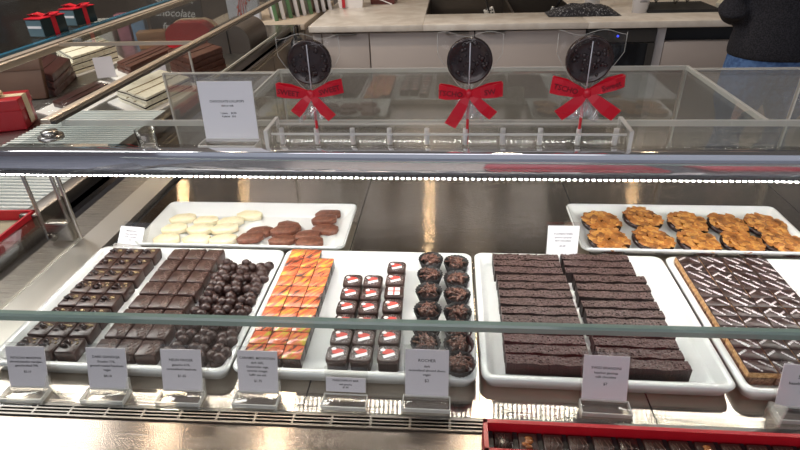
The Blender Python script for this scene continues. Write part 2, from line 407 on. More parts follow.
# glass shelf, light bar
sg = MB().box(-.72, XR, .735, .907, 1.128, SH).build('glass_shelf', M['shelf_glass'], case)
b = MB(); b.box(-.72, XR, .9045, .9075, 1.128, SH + .001); b.build('shelf_edge', M['edge_soft'], sg)
rp = MB().box(-.405, .522, .9085, 1.262, 1.129, 1.137).build('rear_shelf', M['shelf_glass'], case)
b = MB()
b.box(-.4085, -.405, .9085, 1.265, 1.129, SH); b.box(.522, .528, .9085, 1.265, 1.129, SH); b.box(-.405, .522, 1.262, 1.2655, 1.129, SH)
b.build('shelf_edge', M['edge_soft'], rp)
b = MB(); b.box(-.72, XR, .715, .7345, 1.124, 1.157, .002); bar = b.build('light_bar', M['bar'], case)
b = MB(); b.box(-.72, XR, .7345, .775, SH, 1.146, .002); b.build('clear_profile', M['acrylic'], bar)
b = MB(); b.box(-.72, XR, .712, .734, 1.1195, 1.124); b.build('lamp_housing', mat('lamp_housing', (.10, .10, .10), .4), bar)
b = MB(); x = -.715
while x < XR - .01:
    b.box(x, x + .0036, .7122, .7325, 1.1176, 1.1200); x += .0085
b.build('led_strip', M['led'], bar)
# rear sliding glass doors with pale edges
for x0, x1 in ((-.70, -.409), (-.405, .519), (.526, .772), (.778, XR)):
    d = MB().box(x0, x1, 1.268, 1.274, DZ, 1.128).build('rear_door', M['door_glass'], case)
    MB().box(x0 - .001, x0 + .003, 1.2665, 1.2755, DZ, 1.128).build('door_edge', M['edge_soft'], d)
    MB().box(x0, x1, 1.2665, 1.2755, 1.1265, 1.1295).build('top_edge', M['edge_soft'], d)
# left end: glass pane, clamp and two posts
sp = MB().box(-.742, -.737, .50, .87, .90, 1.0).build('side_glass', M['glass_rear'], case)
MB().box(-.7435, -.7355, .5, .87, .9, .9045).build('channel', M['edge_pale'], sp)
c = MB(); c.box(-.795, -.745, .855, .875, .903, .945, .003); cl = c.build('glass_clamp', M['steel'], case)
MB().cyl((-.782, .848, .915), (-.782, .856, .915), .008).build('clamp_screw', M['steel_dark'], cl)
for x, y in ((-.805, .865), (-.748, .865), (-.738, .868)):
    MB().box(x - .0028, x + .0028, y - .0028, y + .0028, .90, 1.088, .001).build('shelf_post', M['steel'], case)
c = MB(); c.cyl((-.676, .815, SH), (-.676, .815, SH + .006), .020, n=24); c.cyl((-.676, .815, SH + .006), (-.676, .815, SH + .014), .013, n=24)
c.build('glass_standoff', M['steel'], case)

# ================================================================== TRAYS
def rrect(x0, x1, y0, y1, r, z, n=5):
    out = []
    for cx, cy, a0 in ((x1 - r, y1 - r, 0), (x0 + r, y1 - r, pi / 2), (x0 + r, y0 + r, pi), (x1 - r, y0 + r, 3 * pi / 2)):
        for k in range(n + 1):
            a = a0 + pi / 2 * k / n; out.append((cx + r * cos(a), cy + r * sin(a), z))
    return out
def tray(x0, x1, y0, y1, label, h=.021, lip=.011, flare=0.0, r=.014, rot=0):
    t = thing('serving_tray', label, 'tray', ((x0 + x1) / 2, (y0 + y1) / 2, DZ + .0005), (0, 0, rot))
    hx, hy = (x1 - x0) / 2, (y1 - y0) / 2
    f = flare
    b = MB(); L = []
    for ins, z, rr in ((.012 + f, 0, r), (.006 + f * .8, .0012, r), (.001, h - .006, r), (0, h - .002, r), (.0015, h, r), (lip - .003, h, r * .7), (lip - .001, h - .0015, r * .7), (lip + .004 + f, .0065, r * .6), (lip + .009 + f, .005, r * .5)):
        L.append(rrect(-hx + ins, hx - ins, -hy + ins, hy - ins, rr, z))
    b.loft(L)
    b.build('tray_body', M['porcelain'], t)
    return t
tray(-.655, -.2975, .508, .815, 'white serving tray of dark squares and hazelnut clusters, front row, next to the left glass')
tray(-.2945, .0425, .5135, .817, 'white serving tray of orange caramels, santa hat chocolates and paper cups, front row')
tray(.0475, .3715, .5165, .820, 'white serving tray holding two columns of long dark bars, front row')
tray(.3765, .715, .513, .820, 'white serving tray of printed chocolate biscuit bars, front row, farthest right')
tray(-.600, -.190, .823, .992, 'white oblong tray of white and milk chocolate slices behind the front trays', h=.024, lip=.005, flare=.016)
tray(.240, .645, .836, 1.006, 'white oblong tray of almond florentines behind the front trays', h=.024, lip=.005, flare=.014)
FL = DZ + .0056     # tray floor

# ================================================================== CHOCOLATES
def jitter(a): return random.uniform(-a, a)
def squircle(w, d, r, n=4): return [(p[0], p[1]) for p in rrect(-w / 2, w / 2, -d / 2, d / 2, r, 0, n)]
def bonbon(w, d, h, bev, m, name='shell'):
    b = MB(); b.box(-w / 2, w / 2, -d / 2, d / 2, 0, h, bev, 2); return b.mesh(name, m)

# --- pistachio marzipan squares
protos = []
for v in range(4):
    t = thing('pistachio_marzipan', '', 'chocolate')
    put('shell', bonbon(.0306, .0318, .0195, .0022, M['dark']), t)
    b = MB()
    for k in range(7):
        b.ball((.002 + jitter(.006) + .004, .006 + jitter(.005), .0200), .0012 + random.random() * .0010, 1, sc=(1.2, 1, .6), jit=.4, seed=k)
    b.build('pistachio_crumbs', M['crumb'], t)
    b = MB(); b.ball((-.003 + jitter(.004), -.001 + jitter(.004), .0215), .0040, 2, sc=(1.3, .8, .75), jit=.6, seed=v)
    b.ball((-.006 + jitter(.004), -.004, .0202), .0028, 2, sc=(1.6, .7, .6), jit=.6, seed=v + 9)
    b.tube([(-.009 + jitter(.002), .006, .020), (-.002, .004 + jitter(.002), .0235), (.004, -.003, .0205)], [.0016, .0019, .0009], 6)
    b.build('chocolate_curl', M['dark_gloss'], t)
    protos.append(t)
pool = Pool(protos)
cols3 = ['left', 'middle', 'right']
for c in range(3):
    for r in range(8):
        x = -.6120 + c * .0322; y = .789 - r * .0348
        pool.place((x + jitter(.001), y + jitter(.001), FL), (0, 0, jitter(.06)),
                   f'dark pistachio marzipan square with chocolate curl, {cols3[c]} column, {ORD[r]} row from back', 'pistachio marzipan squares')
# --- gianduja squares with piped squiggle
protos = []
for v in range(4):
    t = thing('gianduja_square', '', 'chocolate')
    put('shell', bonbon(.0310, .0322, .0195, .0024, M['dark2']), t)
    b = MB()
    for k in range(6):
        yy = -.010 + k * .0042; off = .013 - abs(yy) * .3
        pts = []
        for q in range(9):
            u = q / 8; pts.append((.001 + .012 * u + .0012 * sin(9 * u + k + v), yy + .004 * sin(6 * u + k * 1.7 + v), .0197))
        b.tube(pts, .00062, 5)
    b.build('piped_squiggle', M['ridge'], t)
    protos.append(t)
pool = Pool(protos)
for c in range(3):
    for r in range(8):
        x = -.4915 + c * .0327; y = .790 - r * .0348
        pool.place((x + jitter(.001), y + jitter(.001), FL), (0, 0, jitter(.05)),
                   f'dark gianduja square with piped squiggles, {cols3[c]} column, {ORD[r]} row from the back', 'gianduja squares')
# --- hazelnut clusters
protos = []
for v in range(5):
    t = thing('hazelnut_cluster', '', 'chocolate')
    b = MB(); b.box(-.0145, .0145, -.0135, .0135, 0, .0165, .005, 3); b.ball((0, 0, .008), .0150, 2, sc=(1, .95, .62), jit=.2, seed=v)
    b.build('chocolate_base', M['nutchoc'], t)
    for k in range(3 if v % 2 else 4):
        a = 2 * pi * k / (3 if v % 2 else 4) + v
        MB().ball((.0088 * cos(a), .0084 * sin(a), 0.0190 + jitter(.0025)), .0094, 2, sc=(1, 1, .95), jit=.12, seed=k + v * 5).build('coated_hazelnut', M['nutchoc'], t)
    if v == 2: MB().ball((0, .001, .0275), .0072, 2, jit=.12).build('coated_hazelnut', M['nutchoc'], t)
    protos.append(t)
pool = Pool(protos)
for c in range(3):
    for r in range(8):
        x = -.3835 + c * .0322; y = .752 - r * .0302
        pool.place((x + jitter(.0015), y + jitter(.0015), FL), (0, 0, jitter(.5)),
                   f'knobbly dark hazelnut cluster, {cols3[c]} column, {ORD[r]} row from the back', 'hazelnut clusters', k=random.randrange(5))
# --- painted orange caramels
protos = []
t = thing('painted_caramel', '', 'chocolate')
put('shell', bonbon(.0272, .0266, .0185, .0012, M['dark_gloss']), t)
b = MB(); b.box(-.0135, .0135, -.0132, .0132, .0180, .0197, .0005, 1); b.build('painted_top', M['painted'], t)
pool = Pool([t])
for c in range(3):
    for r in range(10):
        if c == 2 and r == 0: continue
        x = -.2705 + c * .0281; y = .7985 - r * .0277
        pool.place((x, y, FL), (0, 0, jitter(.015)),
                   f'square caramel with streaked orange top, {cols3[c]} column, {ORD[r]} row from the back', 'painted caramels')
# --- santa hat chocolates
def hat_top(t, v):
    b = MB()
    z = .0218
    b.poly([(x, y, z) for x, y in [(.0085 * cos(a) * (1 + .2 * sin(3 * a + v)) - .001, .0058 * sin(a) * (1 + .15 * cos(2 * a)) + .003) for a in [2 * pi * k / 16 for k in range(16)]]])
    b.build('red_hat', M['print_red'], t)
    b = MB(); q = radians(24)
    pts = [(-.0085, -.0028), (.0085, -.0028), (.0085, .0028), (-.0085, .0028)]
    b.poly([(x * cos(q) - y * sin(q) + .0012, x * sin(q) + y * cos(q) - .0042, z + .0002) for x, y in pts])
    cx, cy = (-.0082, .0062) if v != 1 else (-.006, .0075)
    b.poly([(cx + .0036 * cos(a), cy + .0028 * sin(a), z + .0002) for a in [2 * pi * k / 12 for k in range(12)]])
    b.build('white_print', M['print_bright'], t)
    b2 = MB(); rnd = random.Random(v)
    for k in range(150):
        a = rnd.random() * 2 * pi; r_ = .007 + rnd.random() * .0055
        px, py = max(-.0125, min(.0125, r_ * 1.15 * cos(a))), max(-.0125, min(.0125, r_ * 1.15 * sin(a))); s_ = .0002 + rnd.random() * .0005
        b2.poly([(px + s_ * cos(w), py + s_ * sin(w), z + .0001) for w in (0, 1.6, 3.1, 4.7)])
    b2.build('speckles', M['print_grey'], t)
protos = []
for v in range(4):
    t = thing('santa_hat_chocolate', '', 'chocolate')
    b = MB(); b.loft([[(x, y, z) for x, y in squircle(w, w, rr, 3)] for w, rr, z in ((.0284, .004, 0), (.0288, .004, .0145), (.0312, .006, .0150), (.0314, .007, .0185), (.0302, .0075, .0210), (.0288, .0078, .0216))])
    b.build('shell', M['dark'], t)
    if v < 3: hat_top(t, v)
    else:
        b = MB(); b.poly([(x, y, .0218) for x, y in ((-.0095, -.0095), (.0095, -.0095), (.0095, .0095), (-.0095, .0095))]); b.build('white_print', M['print_bright'], t)
        b = MB()
        for x0, x1, y0, y1 in ((-.0095, .0095, -.0014, .0014), (-.0014, .0014, -.0095, .0095)):
            b.poly([(x0, y0, .0220), (x1, y0, .0220), (x1, y1, .0220), (x0, y1, .0220)])
        b.build('red_cross', M['print_red'], t)
    protos.append(t)
pool = Pool(protos)
for c in range(3):
    n = 7 if c == 2 else 6
    for r in range(n):
        x = (-.1570, -.1235, -.0860)[c] + r * (.0013 if c < 2 else .0010)
        y = (.761 if c == 2 else .7195) - r * (.0350 if c == 2 else .0340)
        gift = c == 2 and r == 2
        pool.place((x + jitter(.001), y + jitter(.001), FL), (0, 0, jitter(.06)),
                   'dark square chocolate printed with a white present and red cross ribbon' if gift else
                   f'dark chocolate printed with red santa hat, {cols3[c]} column, {ORD[r]} row from the back',
                   'santa hat chocolates', k=3 if gift else random.randrange(3))
# --- rochers in black paper cups
protos = []
for v in range(4):
    t = thing('almond_rocher', '', 'chocolate')
    b = MB(); L = []
    for R, z in ((.0125, 0), (.0162, .011), (.0212, .0265), (.0206, .0265), (.0157, .011), (.0120, .002)):
        L.append([((R + (.0009 if k % 2 else -.0006)) * cos(2 * pi * k / 44), (R + (.0009 if k % 2 else -.0006)) * sin(2 * pi * k / 44), z) for k in range(44)])
    b.loft(L); b.build('paper_cup', M['paper_black'], t)
    rnd = random.Random(v + 40)
    MB().ball((0, 0, .0155), .0140, 2, sc=(1, 1, .85), jit=.25, seed=v).build('chocolate_mound', M['dark'], t)
    b = MB()
    for k in range(34):
        a = rnd.random() * 2 * pi; r_ = .0125 * sqrt(rnd.random()); h = .0185 + .0105 * sqrt(max(0, 1 - (r_ / .0165) ** 2))
        q = rnd.random() * pi; l = .0048 + rnd.random() * .0035; tz = jitter(.003)
        p0 = Vector((r_ * cos(a) - l * cos(q), r_ * sin(a) - l * sin(q), h - tz)); p1 = Vector((r_ * cos(a) + l * cos(q), r_ * sin(a) + l * sin(q), h + tz))
        b.tube([p0, (p0 + p1) / 2 + Vector((0, 0, .0012)), p1], [.0009, .0019, .0010], 5)
    b.build('almond_slivers', M['sliver'], t)
    protos.append(t)
pool = Pool(protos)
for c in range(2):
    ys = ((.781, .736, .691, .644, .604, .5715, .5345), (.773, .727, .684, .641, .604, .572, .535))[c]
    for r in range(7):
        pool.place((-.0285 + c * .0437 + (r * .0006 if c else 0), ys[r], FL), (0, 0, random.random() * 6),
                   f'dark almond sliver rocher in black paper cup, {cols3[c * 2]} column, {ORD[r]} from the back', 'rochers in paper cups')
# --- long rough bars
protos = []
for v in range(4):
    t = thing('chocolate_bar', '', 'chocolate bar')
    b = MB(); b.box(-.0565, .0565, -.0082, .0082, 0, .0210)
    bmesh.ops.subdivide_edges(b.bm, edges=[e for e in b.bm.edges if abs(e.verts[0].co.x - e.verts[1].co.x) > .01], cuts=40, use_grid_fill=True)
    bmesh.ops.subdivide_edges(b.bm, edges=[e for e in b.bm.edges if abs(e.verts[0].co.x - e.verts[1].co.x) < .0001 and abs(e.verts[0].co.y - e.verts[1].co.y) > .01], cuts=4, use_grid_fill=True)
    for q in b.bm.verts:
        nz = noise.noise(Vector((q.co.x * 260, q.co.y * 260, v * 7.7))); n2 = noise.noise(Vector((q.co.x * 60, v * 3.3, q.co.y * 40)))
        if q.co.z > .01: q.co.z += nz * .0013 + n2 * .0012; q.co.y += n2 * .0012 + nz * .0004
        else: q.co.y += n2 * .0005
    for f in b.bm.faces: f.smooth = False
    b.build('bar_body', M['bar_choc'], t)
    b = MB()
    for k in range(46):
        x_, y_ = random.uniform(-.055, .055), random.uniform(-.0085, .0085)
        b.ball((x_, y_, .0212), .0007 + random.random() * .0007, 1, sc=(1.4, 1, .8), jit=.4, seed=k)
    b.build('praline_crumbs', M['bar_choc'], t)
    protos.append(t)
pool = Pool(protos)
ybar = [.8005]
for st in (.0195, .0195, .0228, .0205, .0215, .0205, .0210, .0210, .0210, .0210, .0210, .0210): ybar.append(ybar[-1] - st)
ybar2 = [.8045]
for st in (.0205, .0205, .0215, .0225, .0205, .0235, .0215, .0210, .0208, .0208, .0208, .0210): ybar2.append(ybar2[-1] - st)
for c in range(2):
    for r in range(13):
        pool.place((.1355 + (.004 if r > 2 else 0) + jitter(.0012) if c == 0 else .2560 + jitter(.0016) + (.0085 if r > 2 else 0), (ybar, ybar2)[c][r], FL), (0, 0, jitter(.012)),
                   f'long rough-topped dark chocolate bar, {cols3[c * 2]} column, {ORD[r]} from the back', 'long dark bars')
# --- printed biscuits
protos = []
for v in range(6):
    t = thing('printed_biscuit', '', 'biscuit'); w, d = .0360, .0219
    rnd = random.Random(v + 90)
    b = MB(); b.box(-w / 2, w / 2, -d / 2, d / 2, 0, .0135, .001, 1); b.build('praline_base', M['praline_base'], t)
    b = MB(); b.box(-w / 2 - .0003, w / 2 + .0003, -d / 2, d / 2, .0135, .0225, .0008, 1); b.build('shortbread', M['biscuit'], t)
    b = MB(); b.box(-w / 2 + .0004, w / 2 - .0002, -d / 2, d / 2, .0225, .0243, .0005, 1)
    ic = b.build('chocolate_icing', choc('iced_top', (.030, .013, .011), .38, bump=.1), t)
    b = MB()
    for k in range(2 + v % 2):
        q = radians(rnd.choice((-46, -50, -42, -48, 38)) + jitter(3)); cx = -.009 + k * (.017 if v % 2 == 0 else .0095) + rnd.uniform(-.003, .003); cy = rnd.uniform(-.004, .004); l = rnd.uniform(.006, .0150); N = 30
        rows = []
        for i in range(N + 1):
            u = (i / N - .5) * 2 * l; wv = .0010 + .0007 * abs(sin(i * 1.15 + k)); of = .0004 * sin(i * 1.15)
            pr_ = [(cx + u * cos(q) - (of + g_ * wv) * sin(q), cy + u * sin(q) + (of + g_ * wv) * cos(q), .02445) for g_ in (1, -1)]
            ok = all(abs(p_[0]) < w / 2 - .0006 and abs(p_[1]) < d / 2 - .0004 for p_ in pr_)
            rows.append([b.bm.verts.new(p_) for p_ in pr_] if ok else None)
        for i in range(N):
            if rows[i] and rows[i + 1] and (i + k) % 9 != 8: b.bm.faces.new((rows[i][0], rows[i + 1][0], rows[i + 1][1], rows[i][1]))
    bmesh.ops.delete(b.bm, geom=[v_ for v_ in b.bm.verts if not v_.link_faces], context='VERTS')
    b.build('printed_script', M['print_white'], ic)
    protos.append(t)
pool = Pool(protos)
cols4 = ['left edge', 'second', 'third', 'right edge']
for c in range(4):
    for r in range(12):
        pool.place((.4085 + c * .0367 + jitter(.0004), .7975 - r * .0223 + (0 if r < 6 else -.0012), FL), (0, 0, jitter(.008)),
                   f'iced biscuit printed with white script, {cols4[c]} column, {ORD[r]} row from the back', 'printed biscuits', k=random.randrange(6))
# --- white and milk slices on the rear tray
def slice_proto(name, m, v):
    t = thing(name, '', 'chocolate'); rnd = random.Random(v)
    pts = [(-.027, -.004), (-.021, -.0145), (.012, -.0155), (.026, -.006), (.025, .008), (.010, .0155), (-.016, .0135)]
    pts = [(x * (1 + rnd.uniform(-.08, .08)), y * (1 + rnd.uniform(-.08, .08))) for x, y in pts]
    b = MB(); b.prism(pts, 0, .0105, 0, .0018); b.build('slice', m, t)
    b = MB()
    for k in range(5): b.ball((rnd.uniform(-.018, .018), rnd.uniform(-.009, .009), .0104), .0016, 1, sc=(1.5, 1, .4), jit=.4, seed=k)
    b.build('nut_bumps', m, t)
    return t
pool = Pool([slice_proto('white_chocolate_slice', M['cream'], k) for k in range(3)])
WP = [(-.553, .940, 0, .2, 'at the back left corner of the white slices'), (-.500, .933, 0, .1, 'second from the left in the back row of white slices'),
      (-.447, .931, 0, .25, 'third from the left in the back row of white slices'), (-.415, .958, 0, -.1, 'lying apart behind the others, nearest the milk slices'),
      (-.549, .893, .004, .15, 'left end of the middle row of white slices'), (-.494, .893, .004, .1, 'centre of the middle row of white slices'),
      (-.446, .897, .004, .2, 'right end of the middle row of white slices'), (-.551, .860, 0, .1, 'left end of the front row of white slices'),
      (-.490, .861, 0, .05, 'centre of the front row of white slices'), (-.436, .862, 0, .12, 'right end of the front row of white slices')]
for x, y, z, a, w in WP: pool.place((x, y, FL + z), (0, 0, a), 'cream white chocolate slice ' + w, 'white chocolate slices')
pool = Pool([slice_proto('milk_chocolate_slice', M['milk'], k + 10) for k in range(3)])
MP = [(-.250, .968, 0, .1, 'at the back of the right-hand stack'), (-.251, .937, .005, .15, 'in the middle of the right-hand stack'), (-.243, .905, .001, -.1, 'at the front of the right-hand stack'),
      (-.318, .915, 0, -.5, 'at the back of the central row of three'), (-.322, .889, .006, .1, 'in the middle of the central row of three'), (-.318, .860, .002, .1, 'at the front of the central row of three'),
      (-.372, .893, 0, .15, 'rear one of the left pair'), (-.382, .864, .004, .3, 'front one of the left pair'), (-.274, .880, .001, .2, 'second from the front right corner of the milk slices'), (-.262, .852, .004, .1, 'at the front right corner of the milk slices')]
for x, y, z, a, w in MP: pool.place((x, y, FL + z), (0, 0, a), 'brown milk chocolate slice ' + w, 'milk chocolate slices')
# --- florentines
protos = []
for v in range(5):
    t = thing('florentine', '', 'biscuit'); rnd = random.Random(v + 7); R = .0375
    b = MB(); b.loft([[(rr * cos(2 * pi * k / 40), rr * sin(2 * pi * k / 40), z) for k in range(40)] for rr, z in ((.033, 0), (R - .002, .001), (R, .004), (R, .009), (R - .003, .0105))])
    b.build('chocolate_base', M['dark_gloss'], t)
    b = MB(); b.ball((0, 0, .0085), .0348, 3, sc=(1, 1, .16), jit=.10, seed=v); b.build('caramel_layer', M['caramel_dark'], t)
    b = MB()
    for k in range(120):
        a = rnd.random() * 2 * pi; r_ = .0345 * sqrt(rnd.random()); q = rnd.random() * pi
        m4 = Matrix.Translation((r_ * cos(a), r_ * sin(a), .0120 + .0034 * (1 - (r_ / .035) ** 2) + rnd.uniform(-.0008, .0010))) @ Matrix.Rotation(q, 4, 'Z') @ Matrix.Rotation(rnd.uniform(-.11, .11), 4, 'X') @ Matrix.Rotation(rnd.uniform(-.11, .11), 4, 'Y')
        n0 = 12; lo = [(.0062 * cos(2 * pi * i / n0) * (1.1 if cos(2 * pi * i / n0) > 0 else .9), .0043 * sin(2 * pi * i / n0)) for i in range(n0)]
        b2 = MB(); b2.loft([[(x, y, -.0006) for x, y in lo], [(x * 1.03, y * 1.03, 0) for x, y in lo], [(x * .9, y * .9, .0006) for x, y in lo]], mi=rnd.choice((0, 0, 1))); b2.xf(m4)
        me = bpy.data.meshes.new('t'); b2.bm.to_mesh(me); b2.bm.free(); b.bm.from_mesh(me); bpy.data.meshes.remove(me)
    b.build('almond_flakes', [M['almond'], M['almond_light']], t)
    protos.append(t)
pool = Pool(protos)
FB = [(.298, .945), (.379, .958), (.460, .945), (.533, .943), (.600, .943)]; FF = [(.296, .878), (.377, .884), (.455, .877), (.531, .877), (.602, .879)]
for row, L in (('back', FB), ('front', FF)):
    for k, (x, y) in enumerate(L):
        pool.place((x, y - .004, FL + (.007 if (row, k) == ('back', 1) else .0046)), (radians(3), radians(4 + jitter(1)), jitter(.25)),
                   f'round almond florentine with caramelised flakes, {ORD[k]} from the left in the {row} row', 'almond florentines')

# ================================================================== PRICE SIGNS
def sign(x, y, z, w, h, lines, sizes, label, tilt=21, rotz=0, tw=.8, base=(.0215, .006), card=None, ink=None, ty=0.06, small=None, wedge=True):
    """acrylic stand with a card: base slab, leaning back plate, side wedge"""
    t = thing('price_sign', label, 'price sign', (x, y, z), (0, 0, rotz))
    q = radians(tilt)
    st = MB(); hw = w / 2 + .0022
    bd, bh = base
    st.box(-hw, hw, -bd, 0, .0004, bh, .0006, 1)
    st.box(-hw, hw, .0008, .0030, 0, h + bh + .002, M4=Matrix.Translation((0, 0, 0)) @ Matrix.Rotation(-q, 4, 'X'))
    s = st.build('acrylic_stand', M['acrylic'], t)
    e = MB(); e.box(-hw, hw, -bd - .0006, -bd + .0012, 0, bh); e.box(-hw, hw, -.0012, 0, bh - .0006, bh + .0012)
    for sx in (-hw, hw): e.box(sx - .0006, sx + .0006, -bd, 0, 0, bh + .0005)
    e.build('stand_edge', M['acrylic_edge'], s)
    if wedge:
        e = MB(); e.prism([(0, 0), (.026, 0), (.0305, .024), (.0285, .026)], -.0009, .0009)
        e.xf(Matrix.Translation((hw + .001, -.026, 0)) @ Matrix.Rotation(pi / 2, 4, 'Z') @ Matrix.Rotation(pi / 2, 4, 'X'))
        e.build('stand_wing', M['wing'], s)
    R4 = Matrix.Translation((0, 0, bh * .7)) @ Matrix.Rotation(-q, 4, 'X')
    ch = small or h; z0 = (h - ch) * .35
    c = MB(); c.box(-w / 2, w / 2, -.0007, .0003, z0, z0 + ch, M4=R4); cd = c.build('card', card or M['card'], t)
    tx = text(lines, 'lettering', ink or M['ink'], cd, w * min(.9, tw * 1.06), (0, 0, 0), sizes=sizes)
    tx.matrix_local = R4 @ Matrix.Translation((0, -.0009, z0 + ch * (.5 + ty))) @ Matrix.Rotation(pi / 2, 4, 'X')
    return t
SYF = lambda x: .4978 + .027 * x
S1, S2 = 1.15, 1.0
sign(-.571, SYF(-.571), DZ, .0555, .060, ['PISTACHIO MARZIPAN', 'almond pistachio marzipan,', 'ganache blend 70%', '', '$2.10'], [1, 1, 1, .6, 1.1], 'pistachio marzipan price card, leftmost in front of the trays', rotz=.03)
sign(-.457, SYF(-.457), DZ, .0555, .060, ['DARK GIANDUJA', 'Ecuador 71%,', 'ground roasted hazelnuts', 'vegan', '', '$4.10'], [1.1, 1, 1, 1, .5, 1.1], 'dark gianduja price card in acrylic stand in front of the trays', rotz=.02)
sign(-.353, SYF(-.353), DZ, .0555, .060, ['NEUN FINGER', 'ganache 61%,', 'caramelised hazelnuts', '', '$1.65'], [1.1, 1, 1, .6, 1.1], 'price card before the hazelnut clusters, third from the left', tw=.7, rotz=.02)
sign(-.249, SYF(-.249), DZ, .0545, .060, ['CARAMEL MOUNTAIN', 'dark 66%,', 'Guatemalan sage,', 'caramel vinegar,', 'kaffir sea salt', '', '$1.75'], [1.1, 1, 1, 1, 1, .5, 1.1], 'caramel price card in front of the orange caramels', tw=.84)
sign(-.131, SYF(-.131), DZ, .0530, .034, ['PASSIONFRUIT BAR', 'dark ganache', '$1.90'], [1, .8, .9], 'low small price card in front of the santa hat chocolates', tw=.62, small=.020, wedge=False)
sign(-.024, SYF(-.024), DZ, .0565, .066, ['ROCHER', 'dark', 'caramelised almond slivers', 'vegan', '', '$2'], [1.3, 1, 1, 1, .5, 1.3], 'rocher price card in front of the paper cups', tw=.8, wedge=False)
sign(.2035, SYF(.2035), DZ, .0560, .062, ['SWISS BRANDINI', 'hazelnut gianduja', 'milk chocolate', '', '$7'], [1.25, 1.1, 1.1, .8, 1.3], 'price card in front of the long dark bars', tw=.62, rotz=-.02, wedge=False)
sg_ = sign(.4405, SYF(.4405) - .004, DZ, .0560, .062, ['SABLE', 'hazelnut praline', '', '$3'], [1.2, 1, .6, 1.2], 'price card cut by the right edge of the picture, in front of the printed biscuits', tw=.6, rotz=-.03, wedge=False, tilt=13)
e = MB(); e.prism([(0, 0), (.030, 0), (.030, .012), (.0, .034)], -.0012, .0012)
e.xf(Matrix.Translation((-.034, -.028, 0)) @ Matrix.Rotation(pi / 2, 4, 'Z') @ Matrix.Rotation(pi / 2, 4, 'X')); e.build('stand_wing', M['wing'], sg_)
sign(.2045, .829, DZ, .0545, .060, ['FLORENTINES', 'almond caramel', 'dark chocolate', '', '$3.50'], [1, .9, .9, .6, .9], 'white florentine price card beside the left end of the florentine tray', card=M['card_white'], ink=M['ink_grey'], tw=.55, tilt=12, wedge=False, base=(.010, .012), rotz=.02)
sign(-.611, .826, DZ, .0520, .040, ['MENDIANT', 'white chocolate', 'milk chocolate', '$2'], [1, .9, .9, .9], 'low white price card leaning back left of the white chocolate slices', card=M['card_white'], ink=M['ink_grey'], tw=.5, tilt=42, wedge=False, base=(.006, .018), rotz=-.12)
sign(-.344, .785, SH, .0865, .094, ['CHOCOLATE LOLLIPOPS', 'dark or milk', '', '', '1 piece     $4.50', '4 pieces   $16'], [1, .8, .5, .5, .8, .8], 'large chocolate lollipops price card standing on the glass shelf', card=M['card_white'], tw=.60, tilt=6, base=(.028, .012), ty=.05, wedge=False)

# ================================================================== LOLLIPOP RACK AND LOLLIPOPS
rack = thing('lollipop_rack', 'clear acrylic lollipop rack with frosted slots on the glass shelf', 'rack', (0, .775, SH))
b = MB(); b.box(-.268, .252, -.022, .022, .031, .0345); b.box(-.268, .252, -.022, .022, .0, .003); b.box(-.268, .252, .019, .022, .003, .031)
b.build('clear_bar', M['acrylic'], rack)
b = MB(); b.box(-.268, .252, -.0225, -.0205, .0005, .0030); b.box(-.268, .252, -.0225, -.0205, .0315, .0345); b.box(-.268, .252, .0205, .0225, .0315, .0345)
b.build('bar_edge', M['acrylic_edge'], rack)
for sx in (-.2725, .2545):
    b = MB(); b.box(sx - .002, sx + .002, -.034, .028, 0, .042, .0008, 1); p = b.build('end_plate', M['acrylic'], rack)
    e = MB()
    for y0, y1, z0, z1 in ((-.035, -.0325, 0, .042), (-.034, .028, .0405, .0428), (.0265, .0285, 0, .042)): e.box(sx - .0026, sx + .0026, y0, y1, z0, z1)
    e.build('plate_edge', M['acrylic_edge'], p)
SLOTS = [-.259, -.204, -.148, -.091, -.034, .024, .0795, .1345, .190, .2435]
for x in SLOTS:
    b = MB(); L = [[(r_ * cos(2 * pi * k / 12), r_ * sin(2 * pi * k / 12), z) for k in range(12)] for r_, z in ((.0038, .009), (.0038, .034), (.0026, .034), (.0026, .011))]
    b.loft(L, cap0=True, cap1=True); b.build('slot_tube', M['slot_white'], rack, (x, 0, 0))

